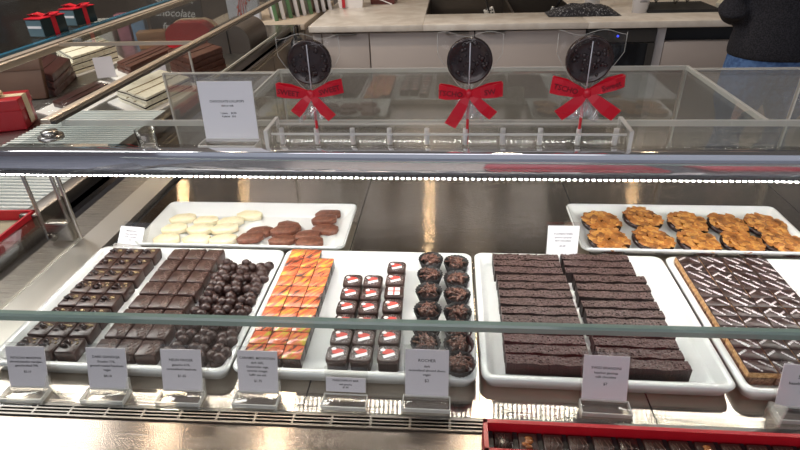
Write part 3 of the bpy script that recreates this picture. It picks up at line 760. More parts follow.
def ribbon(path, w, wdir, th=.0006):
    """a flat satin strip swept along a path, width along wdir (per point or one vector)"""
    b = MB(); pts = [Vector(p) for p in path]; L = []
    for i, p in enumerate(pts):
        t = (pts[min(i + 1, len(pts) - 1)] - pts[max(i - 1, 0)]).normalized()
        wd = Vector(wdir[i] if isinstance(wdir, list) else wdir).normalized(); wd = (wd - t * wd.dot(t)).normalized(); n = t.cross(wd)
        ww = w[i] if isinstance(w, list) else w
        L.append([p + wd * ww / 2 + n * th, p - wd * ww / 2 + n * th, p - wd * ww / 2 - n * th, p + wd * ww / 2 - n * th])
    return b.loft(L, smooth=False)
def lollipop(x, label, lx, rx, tl, tr, seed, cz=.134, R=.0318, stick_lean=0, words=('SWEET', 'SWEET')):
    """lx/rx: outer ends of the bow loops (top, bottom); tl/tr: tail ends; all relative to the bow knot"""
    t = thing('chocolate_lollipop', label, 'lollipop', (x, .775, SH))
    rnd = random.Random(seed)
    bz = cz - R - .012
    b = MB(); b.cyl((stick_lean * .004, 0, .010), (0, 0, bz), .0022, n=10)
    b.build('stick', M['red_stick'], t)
    MB().cyl((0, -.0068, bz + .004), (0, -.0068, cz + R * .8), .0008, n=8).build('stick_rib', M['clear_stick'], t)
    # disc: thick round with a rim and moulded relief
    b = MB(); L = []
    for rr, yy in ((.55 * R, -.0040), (.86 * R, -.0040), (.90 * R, -.0060), (.97 * R, -.0058), (R, -.0035), (R, .0035), (.96 * R, .0058), (.3 * R, .0058)):
        L.append([(rr * cos(2 * pi * k / 48), yy, cz + rr * sin(2 * pi * k / 48)) for k in range(48)])
    b.loft(L); d = b.build('chocolate_disc', M['dark_gloss'], t)
    b = MB()
    for k in range(26):
        a = rnd.random() * 2 * pi; r_ = R * .8 * sqrt(rnd.random())
        b.ball((r_ * cos(a), -.0042, cz + r_ * sin(a)), .0022 + rnd.random() * .002, 1, sc=(1, .45, 1.1), jit=.4, seed=k)
    b.build('moulded_relief', M['dark_gloss'], d)
    # cellophane: two crumpled sheets around the disc, gathered at the knot, flaring below
    b = MB(); top = cz + R + .004
    ph = rnd.random() * 6
    for sgn in (-1, 1):
        def fn(u, v, sgn=sgn):
            if True:
                q = v; hw = .006 + (.0450 - .006) * min(1, q * 1.5) ** .8
                X = (u - .5) * 2 * hw; Z = bz + (top - bz) * q
                dist = hypot(X, Z - cz); bulge = .0085 * max(0, 1 - (dist / (R * 1.35)) ** 2) ** .5 if dist < R * 1.35 else 0
                Y = sgn * (.0006 + bulge + .0012) + .0022 * sin(17 * u + 5 * q + ph) * (1 - bulge / .01) * min(1, q * 3)
                if q > .9: Z += .0035 * sin(9 * u + ph)
            return (X, Y, Z)
        b.grid(fn, 22, 20)
    wr = b.build('cellophane_wrap', M['film'], t)
    b = MB()
    hem = [(-.006, bz)] + [(-(.006 + .039 * min(1, q_ * 1.5) ** .8), bz + (top - bz) * q_) for q_ in (.15, .35, .55, .67, .85, 1)]
    for sg in (1, -1): b.tube([(sg * x_, .001 * sin(7 * z_ + ph), z_) for x_, z_ in hem], .00045, 5)
    b.tube([(-.045 + .09 * k / 12, .0015 * sin(k + ph), top + .0035 * sin(9 * k / 12 + ph)) for k in range(13)], .0004, 5)
    b.build('film_hem', M['edge_soft'], wr)
    b = MB()
    for sgn in (-1, 1):
        def fn2(u, v, sgn=sgn):
            q = 1 - v; hw = .005 + .018 * q ** .7
            return ((u - .5) * 2 * hw + .002 * sin(9 * q + ph), sgn * (.002 + .010 * q * abs(sin(7 * u + ph))) + .005 * sin(15 * u + 7 * q + ph), bz - .038 * q + .004 * sin(11 * u + ph))
        b.grid(fn2, 24, 14)
    b.build('gathered_tail', M['film_tail'], wr)
    # bow
    bw = MB().ball((0, -.013, bz), .0062, 2, sc=(1.1, .7, 1.15), jit=.2, seed=seed).build('bow', M['red_ribbon'], t)
    for (zt, zb, xx), side, wd in ((lx, -1, words[0]), (rx, 1, words[1])):
        zc = (zt + zb) / 2; w = abs(zt - zb)
        path = [(0, -.012, 0), (xx * .35, -.019, zc * .45), (xx * .75, -.020, zc * .85), (xx, -.014, zc), (xx * .97, -.008, zc), (xx * .6, -.006, zc * .8), (0, -.009, 0)]
        ws = [.007, w * .78, w * .95, w, w, w * .8, .007]
        o = ribbon([(p[0], p[1], bz + p[2]) for p in path], ws, (0, 0, 1)).build('bow_loop', M['red_ribbon'], bw)
        ang = atan2(zc * .85 - zc * .45, xx * .4) if side > 0 else atan2(zc * .45 - zc * .85, -xx * .4)
        tx = text([wd], 'lettering', M['ribbon_ink'], o, 0, (xx * .62, -.0212, bz + zc * .72), (pi / 2, -ang, 0), size=.0105)
    for tx_, tz_, w in (tl, tr):
        path = [(0, -.013, 0), (tx_ * .3, -.017, tz_ * .28), (tx_ * .65, -.018, tz_ * .66), (tx_, -.016, tz_)]
        sd = 1 if tx_ > 0 else -1
        ribbon([(p[0], p[1], bz + p[2]) for p in path], [.007, w * .8, w, w], [(sd, 0, .5), (sd, 0, .55), (sd, 0, .5), (1, 0, .15 * sd)]).build('bow_tail', M['red_ribbon'], bw)
    return t
lollipop(-.2025, 'left chocolate lollipop with red bow in the clear rack', (.017, -.002, -.050), (.022, .003, .048), (-.026, -.028, .016), (.029, -.034, .016), 3)
lollipop(.0265, 'middle chocolate lollipop with red bow in the clear rack', (.014, -.006, -.042), (.017, -.003, .047), (-.026, -.046, .018), (.036, -.031, .016), 5, words=('TSCHO', 'SW'))
lollipop(.190, 'right chocolate lollipop with red bow in the clear rack', (.024, .001, -.050), (.026, .009, .048), (-.036, -.031, .019), (.044, -.031, .019), 8, words=('TSCHO', 'Sweet'))
cup = thing('acrylic_cup', 'small clear acrylic cup on the glass shelf at the left', 'cup', (-.478, .770, SH))
b = MB(); b.loft([[(r_ * cos(2 * pi * k / 28), r_ * sin(2 * pi * k / 28), z) for k in range(28)] for r_, z in ((.0125, 0), (.0135, .003), (.0155, .034), (.0148, .034), (.0125, .004))])
b.build('cup_body', M['acrylic'], cup)
b = MB(); b.loft([[(r_ * cos(2 * pi * k / 28), r_ * sin(2 * pi * k / 28), z) for k in range(28)] for r_, z in ((.0118, .0042), (.0118, .007), (.008, .0078))]); b.build('white_base_disc', M['white'], cup)

# ================================================================== RED BOXES ON THE FRONT LEDGE
bx = thing('chocolate_box', 'open red gift box of chocolates on the steel ledge in front', 'gift box', (.2415, .4245, .8975))
hw, hd = .1955, .0225
b = MB(); b.box(-hw, hw, -hd, hd, 0, .004)
for x0, x1, y0, y1 in ((-hw, -hw + .005, -hd, hd), (hw - .005, hw, -hd, hd), (-hw, hw, -hd, -hd + .005), (-hw, hw, hd - .005, hd)): b.box(x0, x1, y0, y1, .002, .030)
b.build('box_body', M['red_box'], bx)
b = MB(); b.box(-hw + .005, hw - .005, -hd + .005, hd - .005, .004, .006)
b.box(-hw + .005, hw - .005, -hd + .005, -hd + .0065, .006, .014)
for k in range(14): b.box(-hw + .009 + k * .0287 - .0028, -hw + .009 + k * .0287 + .0028, -hd + .006, hd - .006, .006, .016)
b.build('divider_tray', M['black'], bx)
protos = []
for v in range(3):
    t = thing('boxed_chocolate', '', 'chocolate')
    put('shell', bonbon(.0222, .0290, .0125, .002, M['dark2'] if v else M['dark_gloss']), t)
    b = MB()
    if v == 2:
        for k in range(4): b.ball((jitter(.005), -.006 + k * .004, .0130), .0045, 2, sc=(1, .7, .5), jit=.3, seed=k)
        b.build('almond_piece', M['almond'], t)
    else:
        for k in range(3 + v): b.tube([(-.007 + k * .004, -.010, .0127), (-.004 + k * .004 + jitter(.003), 0, .0130), (-.008 + k * .005, .010, .0127)], .0006, 5)
        b.build('piped_lines', M['ridge'], t)
    protos.append(t)
pool = Pool(protos)
for k in range(13):
    pool.place((.0695 + k * .0287, .4245, .9037), (0, 0, 0), f'dark chocolate in the red box, {ORD[k]} from the left in its back row', 'chocolates in the red box', k=2 if k in (1, 8) else (0 if k in (0, 5) else 1))
for k, (x, l) in enumerate(((.235, 'unseen closed red box added on the ledge for the light bar reflection'), (.745, 'second unseen closed red box added for the light bar reflection'))):
    g = thing('gift_box', l, 'gift box', (x, .292, .8975))  # out of view, added to give the light bar its red reflection
    MB().box(-.195, .195, -.10, .10, 0, .028, .001, 1).build('box_body', M['red_box'], g)
    MB().box(-.197, .197, -.102, .102, .014, .036, .001, 1).build('box_lid', M['red_box'], g)


# ================================================================== LEFT DISPLAY CASE (running away from the viewer)
lc = thing('display_case', 'second display case on the left, running away, with chocolate bark slabs inside', 'display case')
M['deck2'] = steel('brushed_steel_deck_left', (.34, .32, .30), .28, .5)
b = MB(); b.box(-2.05, -.865, .62, 3.2, .87, .897); b.build('deck', M['deck2'], lc)
b = MB(); b.box(-.905, -.865, .92, 3.0, .88, .925, .003); b.build('rear_rail', M['steel_dark'], lc)
b = MB(); b.box(-2.0, -.86, 1.30, 2.98, .1, .87); b.build('cabinet_body', M['cab_taupe'], lc)
for y0 in (1.34, 1.76, 2.18, 2.60):
    b = MB(); b.box(-.86, -.852, y0, y0 + .40, .14, .86); dr = b.build('door', M['cab_taupe'], lc)
    MB().box(-.852, -.846, y0 + .35, y0 + .365, .55, .75).build('handle', M['steel_dark'], dr)
b = MB(); b.box(-1.28, -.90, .96, 1.66, .897, .904)
rt = b.build('ribbed_plate', mat('ribbed_plate', (.22, .24, .23), .22), lc)
b = MB(); y = .965
while y < 1.655:
    b.box(-1.275, -.905, y, y + .007, .904, .9085); y += .0165
b.build('ribs', mat('plate_ribs', (.78, .82, .78), .25), rt)
# glass top: pane, frame rails
gt = MB().box(-2.0, -1.21, 1.0, 3.0, 1.142, 1.15).build('glass_top', M['glass'], lc)
b = MB(); b.box(-1.212, -1.195, 1.0, 3.0, 1.140, 1.152); b.build('blue_edge', M['edge_blue'], gt)
b = MB(); b.box(-1.195, -1.168, 1.0, 3.0, 1.128, 1.146); b.build('top_rail', M['cab_taupe'], lc)
b = MB(); b.box(-1.168, -1.152, 1.3, 3.0, 1.126, 1.143, .002); b.build('top_rail_trim', M['cream_metal'], lc)
b = MB(); b.box(-.740, -.720, .88, 2.6, 1.14, 1.149, .002); b.build('rear_rail_top', M['cream_metal'], lc)
b = MB(); b.box(-.720, -.710, .88, 2.6, 1.140, 1.146); b.build('rear_rail_shadow', M['steel_dark'], lc)
pn = MB().box(-1.152, -.742, 1.55, 2.6, 1.14, 1.145).build('sliding_pane', M['glass'], lc)
for y in (1.548, 2.596): MB().box(-1.152, -.742, y, y + .008, 1.137, 1.147).build('pane_edge', M['cream_metal'], pn)
b = MB(); b.box(-.762, -.757, 1.55, 1.556, .93, 1.14); b.box(-.762, -.757, 1.556, 2.4, 1.0, 1.006); b.build('pane_stop', M['edge_pale'], lc)
fgp = MB().box(-2.02, -2.01, .65, 3.0, .897, 1.15).build('front_pane', M['glass'], lc)

# boards and bark slabs
def quad(p, q, r):
    p, q, r = Vector(p), Vector(q), Vector(r); return [p, q, r, p + r - q]
def shrink(Q, k):
    c = sum(Q, Vector((0, 0))) / 4; return [c + (v - c) * k for v in Q]
def board(Q, label):
    o = MB().prism([tuple(v) for v in Q], .8972, .9015).build('cake_board', M['paper']); return tag(o, label, 'cake board')
def slab(Q, z, h, m, label, group, layers=None, seed=0, ang=0, off=(0, 0)):
    c = sum(Q, Vector((0, 0))) / 4; rnd = random.Random(seed)
    t = thing('bark_slab', label, 'chocolate slab', (c.x + off[0], c.y + off[1], z), (0, 0, ang), group)
    pts = []
    for i in range(4):
        a, d = Q[i] - c, Q[(i + 1) % 4] - c
        for k in range(7):
            v = a.lerp(d, k / 7); pts.append(tuple(v * (1 + rnd.uniform(-.018, .018))))
    if layers:
        zz = 0
        for kk, (hh, mm) in enumerate(layers):
            f = 1 if mm is not M['dark_gloss'] else .99
            b = MB(); b.prism([(x * f, y * f) for x, y in pts], zz, zz + hh, 0, .0012); b.build('chocolate_layer', mm, t); zz += hh
    else:
        b = MB(); b.prism(pts, 0, h, 0, .002); b.build('slab_body', m, t)
    # score lines on top: grooves between the pieces, raised ridges beside them
    e = (Q[2] - Q[1]); f_ = (Q[0] - Q[1]); b = MB()
    for k in (.33, .62):
        p0 = Q[1] + f_ * k - c; p1 = p0 + e
        b.tube([(p0.x, p0.y, h), ((p0.x + p1.x) / 2 + .004, (p0.y + p1.y) / 2, h + .0005), (p1.x, p1.y, h)], .0022, 6)
    b.build('break_line', M['dark'] if m is not M['bark_white'] else M['crumb'], t)
    return t
wl = [(.009, M['bark_white']), (.005, M['dark_gloss']), (.008, M['bark_white'])]
V = quad((-1.170, 1.78), (-1.0, 1.65), (-.950, 1.91))
board(shrink(V, 1.28), 'white cake board under the front white bark slabs')
slab(V, .902, .022, M['bark_white'], 'lower white bark slab with a dark layer, on the board nearest the glass shelf', 'white bark with dark filling', wl, 1)
slab(shrink(V, .96), .9245, .022, M['bark_white'], 'upper white bark slab with a dark layer, on the board nearest the glass shelf', 'white bark with dark filling', wl, 2, .04)
K = quad((-1.145, 2.15), (-.985, 1.99), (-.930, 2.20))
board(shrink(K, 1.18), 'white cake board under the tall stack of brown bark')
for k, w in enumerate(('bottom', 'second lowest', 'second highest', 'top')):
    slab(shrink(K, 1 - .01 * k), .902 + k * .0225, .0215, M['bark_milk'], f'brown bark slab, {w} one of the tall stack by the rear rail', 'brown bark in the tall stack', None, 10 + k, .03 * (k % 2))
B = quad((-1.40, 2.19), (-1.295, 2.10), (-1.265, 2.44))
board(shrink(B, 1.45), 'white cake board under the pair of brown bark slabs')
for k, w in enumerate(('lower', 'upper')):
    slab(B, .902 + k * .019, .018, M['bark_milk'], f'{w} brown bark slab of the pair in the middle of the left case', 'pair of brown bark slabs', None, 20 + k, .03 * k)
W = quad((-1.79, 2.37), (-1.56, 2.12), (-1.50, 2.38))
board(shrink(W, 1.2), 'white cake board under the stack of three white bark slabs')
for k, w in enumerate(('bottom', 'middle', 'top')):
    slab(shrink(W, 1 - .02 * k), .902 + k * .0235, .023, M['bark_white'], f'cream white bark slab, {w} of the stack of three at the back left', 'stack of three white bark slabs', [(.010, M['bark_white']), (.004, M['dark_gloss']), (.009, M['bark_white'])], 30 + k, .03 * k)
A = quad((-1.69, 2.0), (-1.44, 1.83), (-1.53, 2.10))
for k, w in enumerate(('lower', 'middle', 'upper')):
    slab(shrink(A, 1 - .02 * k), .8975 + k * .026, .025, M['bark_dark'], f'dark reddish bark slab, {w} of the stack behind the red gift box', 'stack of dark bark slabs', None, 40 + k, .02 * k)
Pq = quad((-1.365, 1.71), (-1.25, 1.655), (-1.245, 1.90))
board(shrink(Pq, 1.55), 'white cake board under the film-wrapped dark bark')
ps = slab(Pq, .902, .020, M['bark_dark'], 'dark bark slab wrapped in shiny clear film, in front of the others', 'film wrapped bark', None, 50)
c_ = sum(Pq, Vector((0, 0))) / 4
b = MB()
def filmfn(u, v):
    d = max(abs(u - .5), abs(v - .5)) * 2
    return ((u - .5) * .22 + .012 * (v - .5) , (v - .5) * .34, .0265 * (1 if d < .62 else max(0.05, 1 - (d - .62) / .38)) + .005 * noise.noise(Vector((u * 9, v * 9, 1))))
b.grid(filmfn, 20, 20); b.build('film_wrap', M['film'], ps, (0, 0, .001))
# blank price cards seen from behind
for x, y, w, h, a, lab in ((-1.66, 2.40, .085, .085, .3, 'blank white card back between the dark and white bark stacks'), (-1.50, 1.97, .0, 0, 0, ''), (-1.385, 2.08, .07, .085, .5, 'blank white card back beside the stack of white bark'),
                           (-1.13, 2.02, .06, .07, .4, 'blank white card back between the two brown bark piles'), (-1.83, 2.28, .10, .06, .4, 'blank white card back at the far left of the bark')):
    if not w: continue
    t = thing('price_card', lab, 'price card', (x, y, .8975), (0, 0, a))
    MB().box(-w / 2, w / 2, -.001, .001, .006, h, M4=Matrix.Rotation(-.25, 4, 'X')).build('card', M['card'], t)
    MB().box(-w / 2 - .004, w / 2 + .004, -.02, .02, 0, .006).build('acrylic_foot', M['acrylic'], t)
# red gift box with cream ribbon, brown box, red open box
g = thing('gift_box', 'glossy red gift box with a cream ribbon at the left edge', 'gift box', (-1.435, 1.515, .8975), (0, 0, .35))
MB().box(-.11, .11, -.055, .055, 0, .075, .003).build('box_body', M['red_box'], g)
lid = MB().box(-.113, .113, -.058, .058, .06, .095, .003).build('box_lid', M['red_box'], g)
b = MB(); b.box(-.115, .115, -.016, .016, .094, .0965); b.box(.113, .1155, -.016, .016, .01, .0965); b.box(-.016, .016, -.060, .060, .094, .0968); b.box(-.016, .016, -.0605, -.057, .01, .0965)
rb = b.build('ribbon_band', M['cream_ribbon'], g)
for s in (-1, 1):
    ribbon([(0, 0, .097), (.03 * s, -.01, .118), (.06 * s, -.012, .112), (.055 * s, -.004, .101), (0, 0, .0985)], .028, (0, 1, 0)).build('ribbon_loop', M['cream_ribbon'], rb)
g = thing('gift_box', 'flat brown box standing behind the red gift box', 'gift box', (-1.60, 1.79, .8975), (radians(-18), 0, .22))
MB().box(-.14, .14, -.012, .012, 0, .155, .002).build('box_body', M['brown_board'], g)
MB().box(-.142, .142, -.014, .006, .10, .157, .002).build('box_lid', M['brown_board'], g)
g = thing('gift_box', 'open red box seen through the glass at the far left', 'gift box', (-1.00, .80, .8975), (0, 0, .05))
b = MB(); b.box(-.13, .13, -.13, .13, 0, .004)
for x0, x1, y0, y1 in ((-.13, -.125, -.13, .13), (.125, .13, -.13, .13), (-.13, .13, -.13, -.125), (-.13, .13, .125, .13)): b.box(x0, x1, y0, y1, .002, .032)
b.build('box_body', M['red_box'], g)
MB().box(-.124, .124, -.124, .124, .004, .010).build('liner', mat('olive_liner', (.30, .27, .17), .6), g)
# black gift boxes with red ribbon on the glass top
for k, (x, y, l) in enumerate(((-1.252, 1.665, 'black and grey gift box with red ribbon, nearer one on the glass top'), (-1.262, 1.845, 'black and grey gift box with red ribbon, farther one on the glass top'))):
    g = thing('gift_box', l, 'gift box', (x, y, 1.1505), (0, 0, -.12), 'black gift boxes on the glass top')
    bd = MB().box(-.027, .027, -.050, .050, 0, .052, .002).build('box_body', M['gift_black'], g)
    b = MB(); b.box(-.0262, .0262, -.0515, -.0495, .003, .049); b.build('window_end', M['gift_teal'], bd)
    b = MB(); b.box(-.024, .024, -.0525, -.051, .026, .033); b.build('white_band', M['white'], bd)
    b = MB(); b.box(-.0282, .0282, -.008, .010, -.0, .0535); b.box(-.029, .029, -.052, .052, .0522, .0545)
    r = b.build('ribbon_band', M['red_ribbon'], g)
    for s in (-1, 1):
        ribbon([(0, 0, .054), (.015 * s, s * .01, .064), (.034 * s, s * .02, .062), (.03 * s, s * .015, .057), (0, 0, .055)], .024, (0, 1, 0)).build('ribbon_loop', M['red_ribbon'], r)
# things beyond the bark
g = thing('chalkboard', 'black chalkboard with white handwriting at the end of the left case', 'chalkboard', (-1.40, 2.80, .8975), (radians(-8), 0, .12))
MB().box(-.135, .135, -.008, .008, .062, .26).build('board', M['chalkboard'], g)
tx = text(['Gourmet', 'chocolate', 'from 4'], 'handwriting', M['chalk'], g, .20, (0, -.0095, .135), (pi / 2, .08, 0), shear=.25)
MB().box(-.03, .03, .009, .05, 0, .20).build('stand', M['black'], g)
for x, y, w, h, m, n, l in ((-1.79, 2.80, .07, .11, 'paper', 'carton', 'white carton among the packs behind the left case'), (-1.71, 2.84, .06, .13, 'pack_pink', 'carton', 'pink carton beside the blue carton'),
                            (-1.62, 2.83, .065, .14, 'pack_blue', 'carton', 'pale blue carton beside the chalkboard'), (-1.47, 2.66, .13, .075, 'pack_tan', 'carton', 'tan paper bag below the chalkboard')):
    g = thing(n, l, 'carton', (x, y, .8975), (0, 0, .3))
    MB().box(-w / 2, w / 2, -.04, .04, 0, h, .003).build('carton_body', M[m], g)
    MB().box(-w / 2 - .001, w / 2 + .001, -.041, .041, h - .03, h + .002, .002).build('carton_flap', M[m], g)
g = thing('gift_bag', 'rounded red gift tin with a beige strap beyond the brown bark', 'gift tin', (-1.25, 2.64, .8975), (0, 0, .1))
def arch(w, d, h, r, m, name, par, y0=0):
    b = MB(); n = 10
    prof = [(-w / 2, 0)] + [(-w / 2 + r - r * cos(pi / 2 * k / n), h - r + r * sin(pi / 2 * k / n)) for k in range(n + 1)] + [(w / 2 - r + r * sin(pi / 2 * k / n), h - r + r * cos(pi / 2 * k / n)) for k in range(n + 1)] + [(w / 2, 0)]
    b.loft([[(x, y0 - d / 2, z) for x, z in prof], [(x, y0 + d / 2, z) for x, z in prof]], smooth=False)
    return b.build(name, m, par)
arch(.22, .14, .125, .062, M['red_box'], 'tin_body', g)
arch(.226, .03, .129, .064, M['cream_ribbon'], 'strap', g, .035)
g = thing('lidded_container', 'rounded taupe container behind the tall brown bark stack', 'container', (-1.02, 2.62, .8975), (0, 0, 0))
arch(.20, .26, .125, .07, M['taupe_box'], 'container_body', g)
MB().box(-.001, .003, -.132, .132, .0, .1255).build('seam', M['black'], g)

# ================================================================== BACK COUNTER
ct = thing('worktop', 'pale stone worktop along the back with a sink', 'worktop')
CY = 3.15
b2 = MB()
b2.box(-.80, -.155, CY - .03, 4.4, .865, .90, .003); b2.box(-.155, .735, CY - .03, 3.45, .865, .90, .003); b2.box(.735, 2.6, CY - .03, 4.4, .865, .90, .003); b2.box(-.155, .735, 4.1, 4.4, .865, .90, .003)
b2.build('stone_slab', M['quartz'], ct)
sk = MB(); sk.box(-.155, .735, 3.45, 4.1, .68, .69)
for x0, x1, y0, y1 in ((-.155, -.15, 3.45, 4.1), (.73, .735, 3.45, 4.1), (-.155, .735, 3.45, 3.455), (-.155, .735, 4.095, 4.1), (.36, .375, 3.45, 4.1)): sk.box(x0, x1, y0, y1, .69, .897)
sk = sk.build('sink_basin', M['sinkm'], ct)
def cabinet(x0, x1, label, handle):
    t = thing('base_cabinet', label, 'cabinet', ((x0 + x1) / 2, CY, 0))
    w = (x1 - x0) / 2 - .0015
    MB().box(-w, w, .02, .62, .10, .66).build('carcass', M['cab_frame'], t)
    MB().box(-w, w, .06, .62, 0, .10).build('plinth', M['black'], t)
    d = MB().box(-w + .002, w - .002, 0, .019, .105, .855, .0015).build('door', M['cabinet'], t)
    if handle is not None: MB().box(handle - .065, handle + .065, -.022, .003, .848, .8555).build('tab_handle', M['steel'], d)
MB_ = None
cabinet(-.79, -.735, 'narrow pale filler cabinet at the left end of the worktop', None)
cabinet(-.735, -.462, 'beige cabinet front left of the middle, under the worktop', 0.0)
cabinet(-.462, .131, 'wide beige cabinet front in the middle under the worktop', .20)
cabinet(.131, .736, 'beige cabinet front between the middle lollipop and the oven', -.20)
ov = thing('oven', 'black built-in oven below the worktop', 'oven', (.922, CY, 0))
MB().box(-.184, .184, .0, .60, .10, .862).build('oven_body', M['oven_panel'], ov)
MB().box(-.182, .182, -.012, 0, .79, .855).build('control_panel', M['oven_panel'], ov)
od = MB().box(-.182, .182, -.016, 0, .16, .785, .002).build('oven_door', M['oven'], ov)
MB().box(.145, .182, -.020, -.012, .16, .785).build('door_frame', M['oven_panel'], od)
MB().cyl((-.02, -.013, .822), (-.02, -.0165, .822), .006).build('indicator_light', mat('blue_indicator', (.02, .03, .5), .3, emit=(.05, .08, 1), estr=1.2), ov)
dr = thing('drawer_cabinet', 'pale drawer unit with a dark open gap on top, right of the oven', 'cabinet', (1.55, CY, 0))
MB().box(-.44, .44, .05, .62, .10, .862).build('carcass', M['black'], dr)
MB().box(-.44, -.395, 0, .62, .10, .862).build('side_panel', M['cab_frame'], dr)
MB().box(-.39, .44, 0, .05, .625, .785, .002).build('drawer_front', M['cabinet'], dr)
MB().box(-.39, .44, 0, .05, .12, .618, .002).build('drawer_front', M['cabinet'], dr)
MB().box(-.44, .44, .06, .62, 0, .10).build('plinth', M['black'], dr)
# objects on the worktop
g = thing('takeaway_carton', 'white takeaway carton with a red strip at the back left of the worktop', 'carton', (-.665, 3.80, .90), (0, 0, .1))
b = MB(); b.loft([[(sx * w, sy * d, z) for sx, sy in ((-1, -1), (1, -1), (1, 1), (-1, 1))] for w, d, z in ((.075, .06, 0), (.09, .075, .12), (.06, .05, .15))], smooth=False); cb = b.build('carton_body', M['paper'], g)
MB().box(-.055, -.035, -.078, -.062, .005, .12).build('red_strip', M['red_box'], g)
g = thing('paper_bag', 'small dark red wrapped pack behind the worktop edge', 'pack', (-.46, 3.93, .90), (0, 0, -.1))
b = MB(); b.loft([[(sx * w, sy * d, z) for sx, sy in ((-1, -1), (1, -1), (1, 1), (-1, 1))] for w, d, z in ((.08, .05, 0), (.088, .055, .06), (.07, .012, .13))], smooth=False); b.build('pack_body', M['brown_bag'], g)
MB().box(-.045, .06, -.057, -.046, .02, .026, M4=Matrix.Rotation(.35, 4, 'Y')).build('pale_stripe', M['paper'], g)
for x, a, l, sc in ((.30, -.35, 'perforated steel colander leaning in the sink, left one', 1), (.52, .4, 'perforated steel scoop leaning in the sink, right one', .8)):
    g = thing('strainer', l, 'strainer', (x, 3.52, .70), (.25, a, 0))
    n = mat('perforated_steel', (.5, .5, .48), .35, .7); vv = nd(n, 'ShaderNodeTexVoronoi'); vv.inputs['Scale'].default_value = 70; lk(n, coords(n), vv.inputs['Vector'])
    rr_ = nd(n, 'ShaderNodeValToRGB'); rr_.color_ramp.elements[0].color = (.01, .01, .01, 1); rr_.color_ramp.elements[1].color = (.6, .6, .57, 1); rr_.color_ramp.elements[0].position = .35; rr_.color_ramp.elements[1].position = .5
    lk(n, vv.outputs['Distance'], rr_.inputs[0]); lk(n, rr_.outputs[0], P(n).inputs['Base Color'])
    MB().box(-.03 * sc, .03 * sc, -.006, .006, 0, .25, .003).build('perforated_blade', n, g)
    MB().cyl((0, 0, .24), (0, .01, .36), .008).build('handle', M['black'], g)
g = thing('baking_tray', 'light steel tray lying in the left sink bowl', 'tray', (.08, 3.75, .69))
MB().box(-.16, .20, -.2, .2, .0, .12, .004).build('tray_body', mat('pale_tray', (.42, .36, .28), .4, .3), g)
g = thing('dish_cloth', 'crumpled black patterned cloth at the worktop edge by the sink', 'cloth', (.745, 3.36, .90))
b = MB(); b.grid(lambda u, v: ((u - .5) * .40, (v - .5) * .16, .004 + .045 * max(0, 1 - (2 * abs(u - .5)) ** 3) * max(0, 1 - (2 * abs(v - .5)) ** 4) * (1 + .6 * noise.noise(Vector((u * 6, v * 5, 2))))), 24, 12)
b.build('cloth_folds', M['cloth'], g)
for x, y, l, wr in ((.84, 3.56, 'white paper cup standing behind the dark cloth', 1), (1.075, 3.40, 'white printed paper cup right of the dark cloth', 1)):
    g = thing('paper_cup', l, 'cup', (x, y, .90))
    b = MB(); b.loft([[(r_ * cos(2 * pi * k / 24), r_ * sin(2 * pi * k / 24), z) for k in range(24)] for r_, z in ((.042, 0), (.052, .14), (.054, .142), (.050, .144), (.04, .01))]); b.build('cup_body', M['white'], g)
    b = MB()
    for k in range(4): b.box(-.022 + k * .003, .020 - k * .004, -.0510, -.0480, .06 + k * .012, .064 + k * .012)
    b.build('grey_print', M['ink_grey'], g)
g = thing('drying_mat', 'black ribbed rubber mat on the worktop at the right', 'mat', (1.31, 3.50, .90))
MB().box(-.20, .20, -.14, .16, 0, .010).build('mat_body', M['mat'], g)
b = MB()
for k in range(30): b.box(-.195 + k * .0132, -.188 + k * .0132, -.14, .155, .010, .016)
b.build('mat_ribs', M['mat'], g)
for k, (x, y) in enumerate(((1.21, 3.55), (1.30, 3.50), (1.38, 3.55))):
    g = thing('steel_whisk', f'small steel whisk standing on the rubber mat, {ORD[k]} from the left', 'whisk', (x, y, .916), (.1, .15 * (k - 1), 0), 'whisks on the rubber mat')
    b = MB()
    for q in range(4):
        a = pi * q / 4; b.tube([(0, 0, .13)] + [(.028 * sin(pi * u / 8) * cos(a) * (1 if u <= 8 else -1), .028 * sin(pi * u / 8) * sin(a), .13 - .12 * (1 - abs(u - 8) / 8)) for u in range(1, 16)] + [(0, 0, .13)], .0022, 5)
    b.build('wire_head', mat('bright_steel', (.75, .74, .70), .2, 1), g)
    MB().cyl((0, 0, .12), (0, 0, .24), .009).build('handle', M['steel'], g)
g = thing('paper_stack', 'stack of cream paper sheets beside the rubber mat', 'paper', (1.69, 3.56, .90), (0, 0, -.5))
b = MB()
for k in range(5): b.box(-.11 + jitter(.006), .11 + jitter(.006), -.15 + jitter(.006), .15 + jitter(.006), k * .006, k * .006 + .0055)
b.build('sheets', mat('cream_paper', (.58, .56, .46), .6), g)
# side table with packs at the left of the worktop
g = thing('side_table', 'beige side table left of the worktop holding upright packs', 'table', (-1.15, 3.68, 0))
MB().box(-.33, .30, -.45, .45, .86, .895, .003).build('table_top', mat('beige_top', (.50, .42, .33), .5), g)
for sx in (-.3, .27):
    for sy in (-.42, .42): MB().box(sx - .02, sx + .02, sy - .02, sy + .02, 0, .86).build('leg', M['cab_taupe'], g)
for k in range(9):
    nm = ('white', 'pack_green', 'white', 'black', 'pack_green', 'white', 'brown_bag', 'black', 'black')[k]
    g = thing('chocolate_pack', f'slim upright chocolate pack, {ORD[k]} from the left in the row on the side table', 'pack', (-1.075 + k * .032, 3.40 + k * .045, .895), (0, -.12, .5), 'upright packs on the side table')
    MB().box(-.010, .010, -.07, .07, 0, .19, .002).build('pack_body', M[nm], g)
    MB().box(-.0108, .0108, -.072, -.055, 0, .19, .001).build('pack_edge', M['white'] if nm != 'white' else M['pack_green'], g)
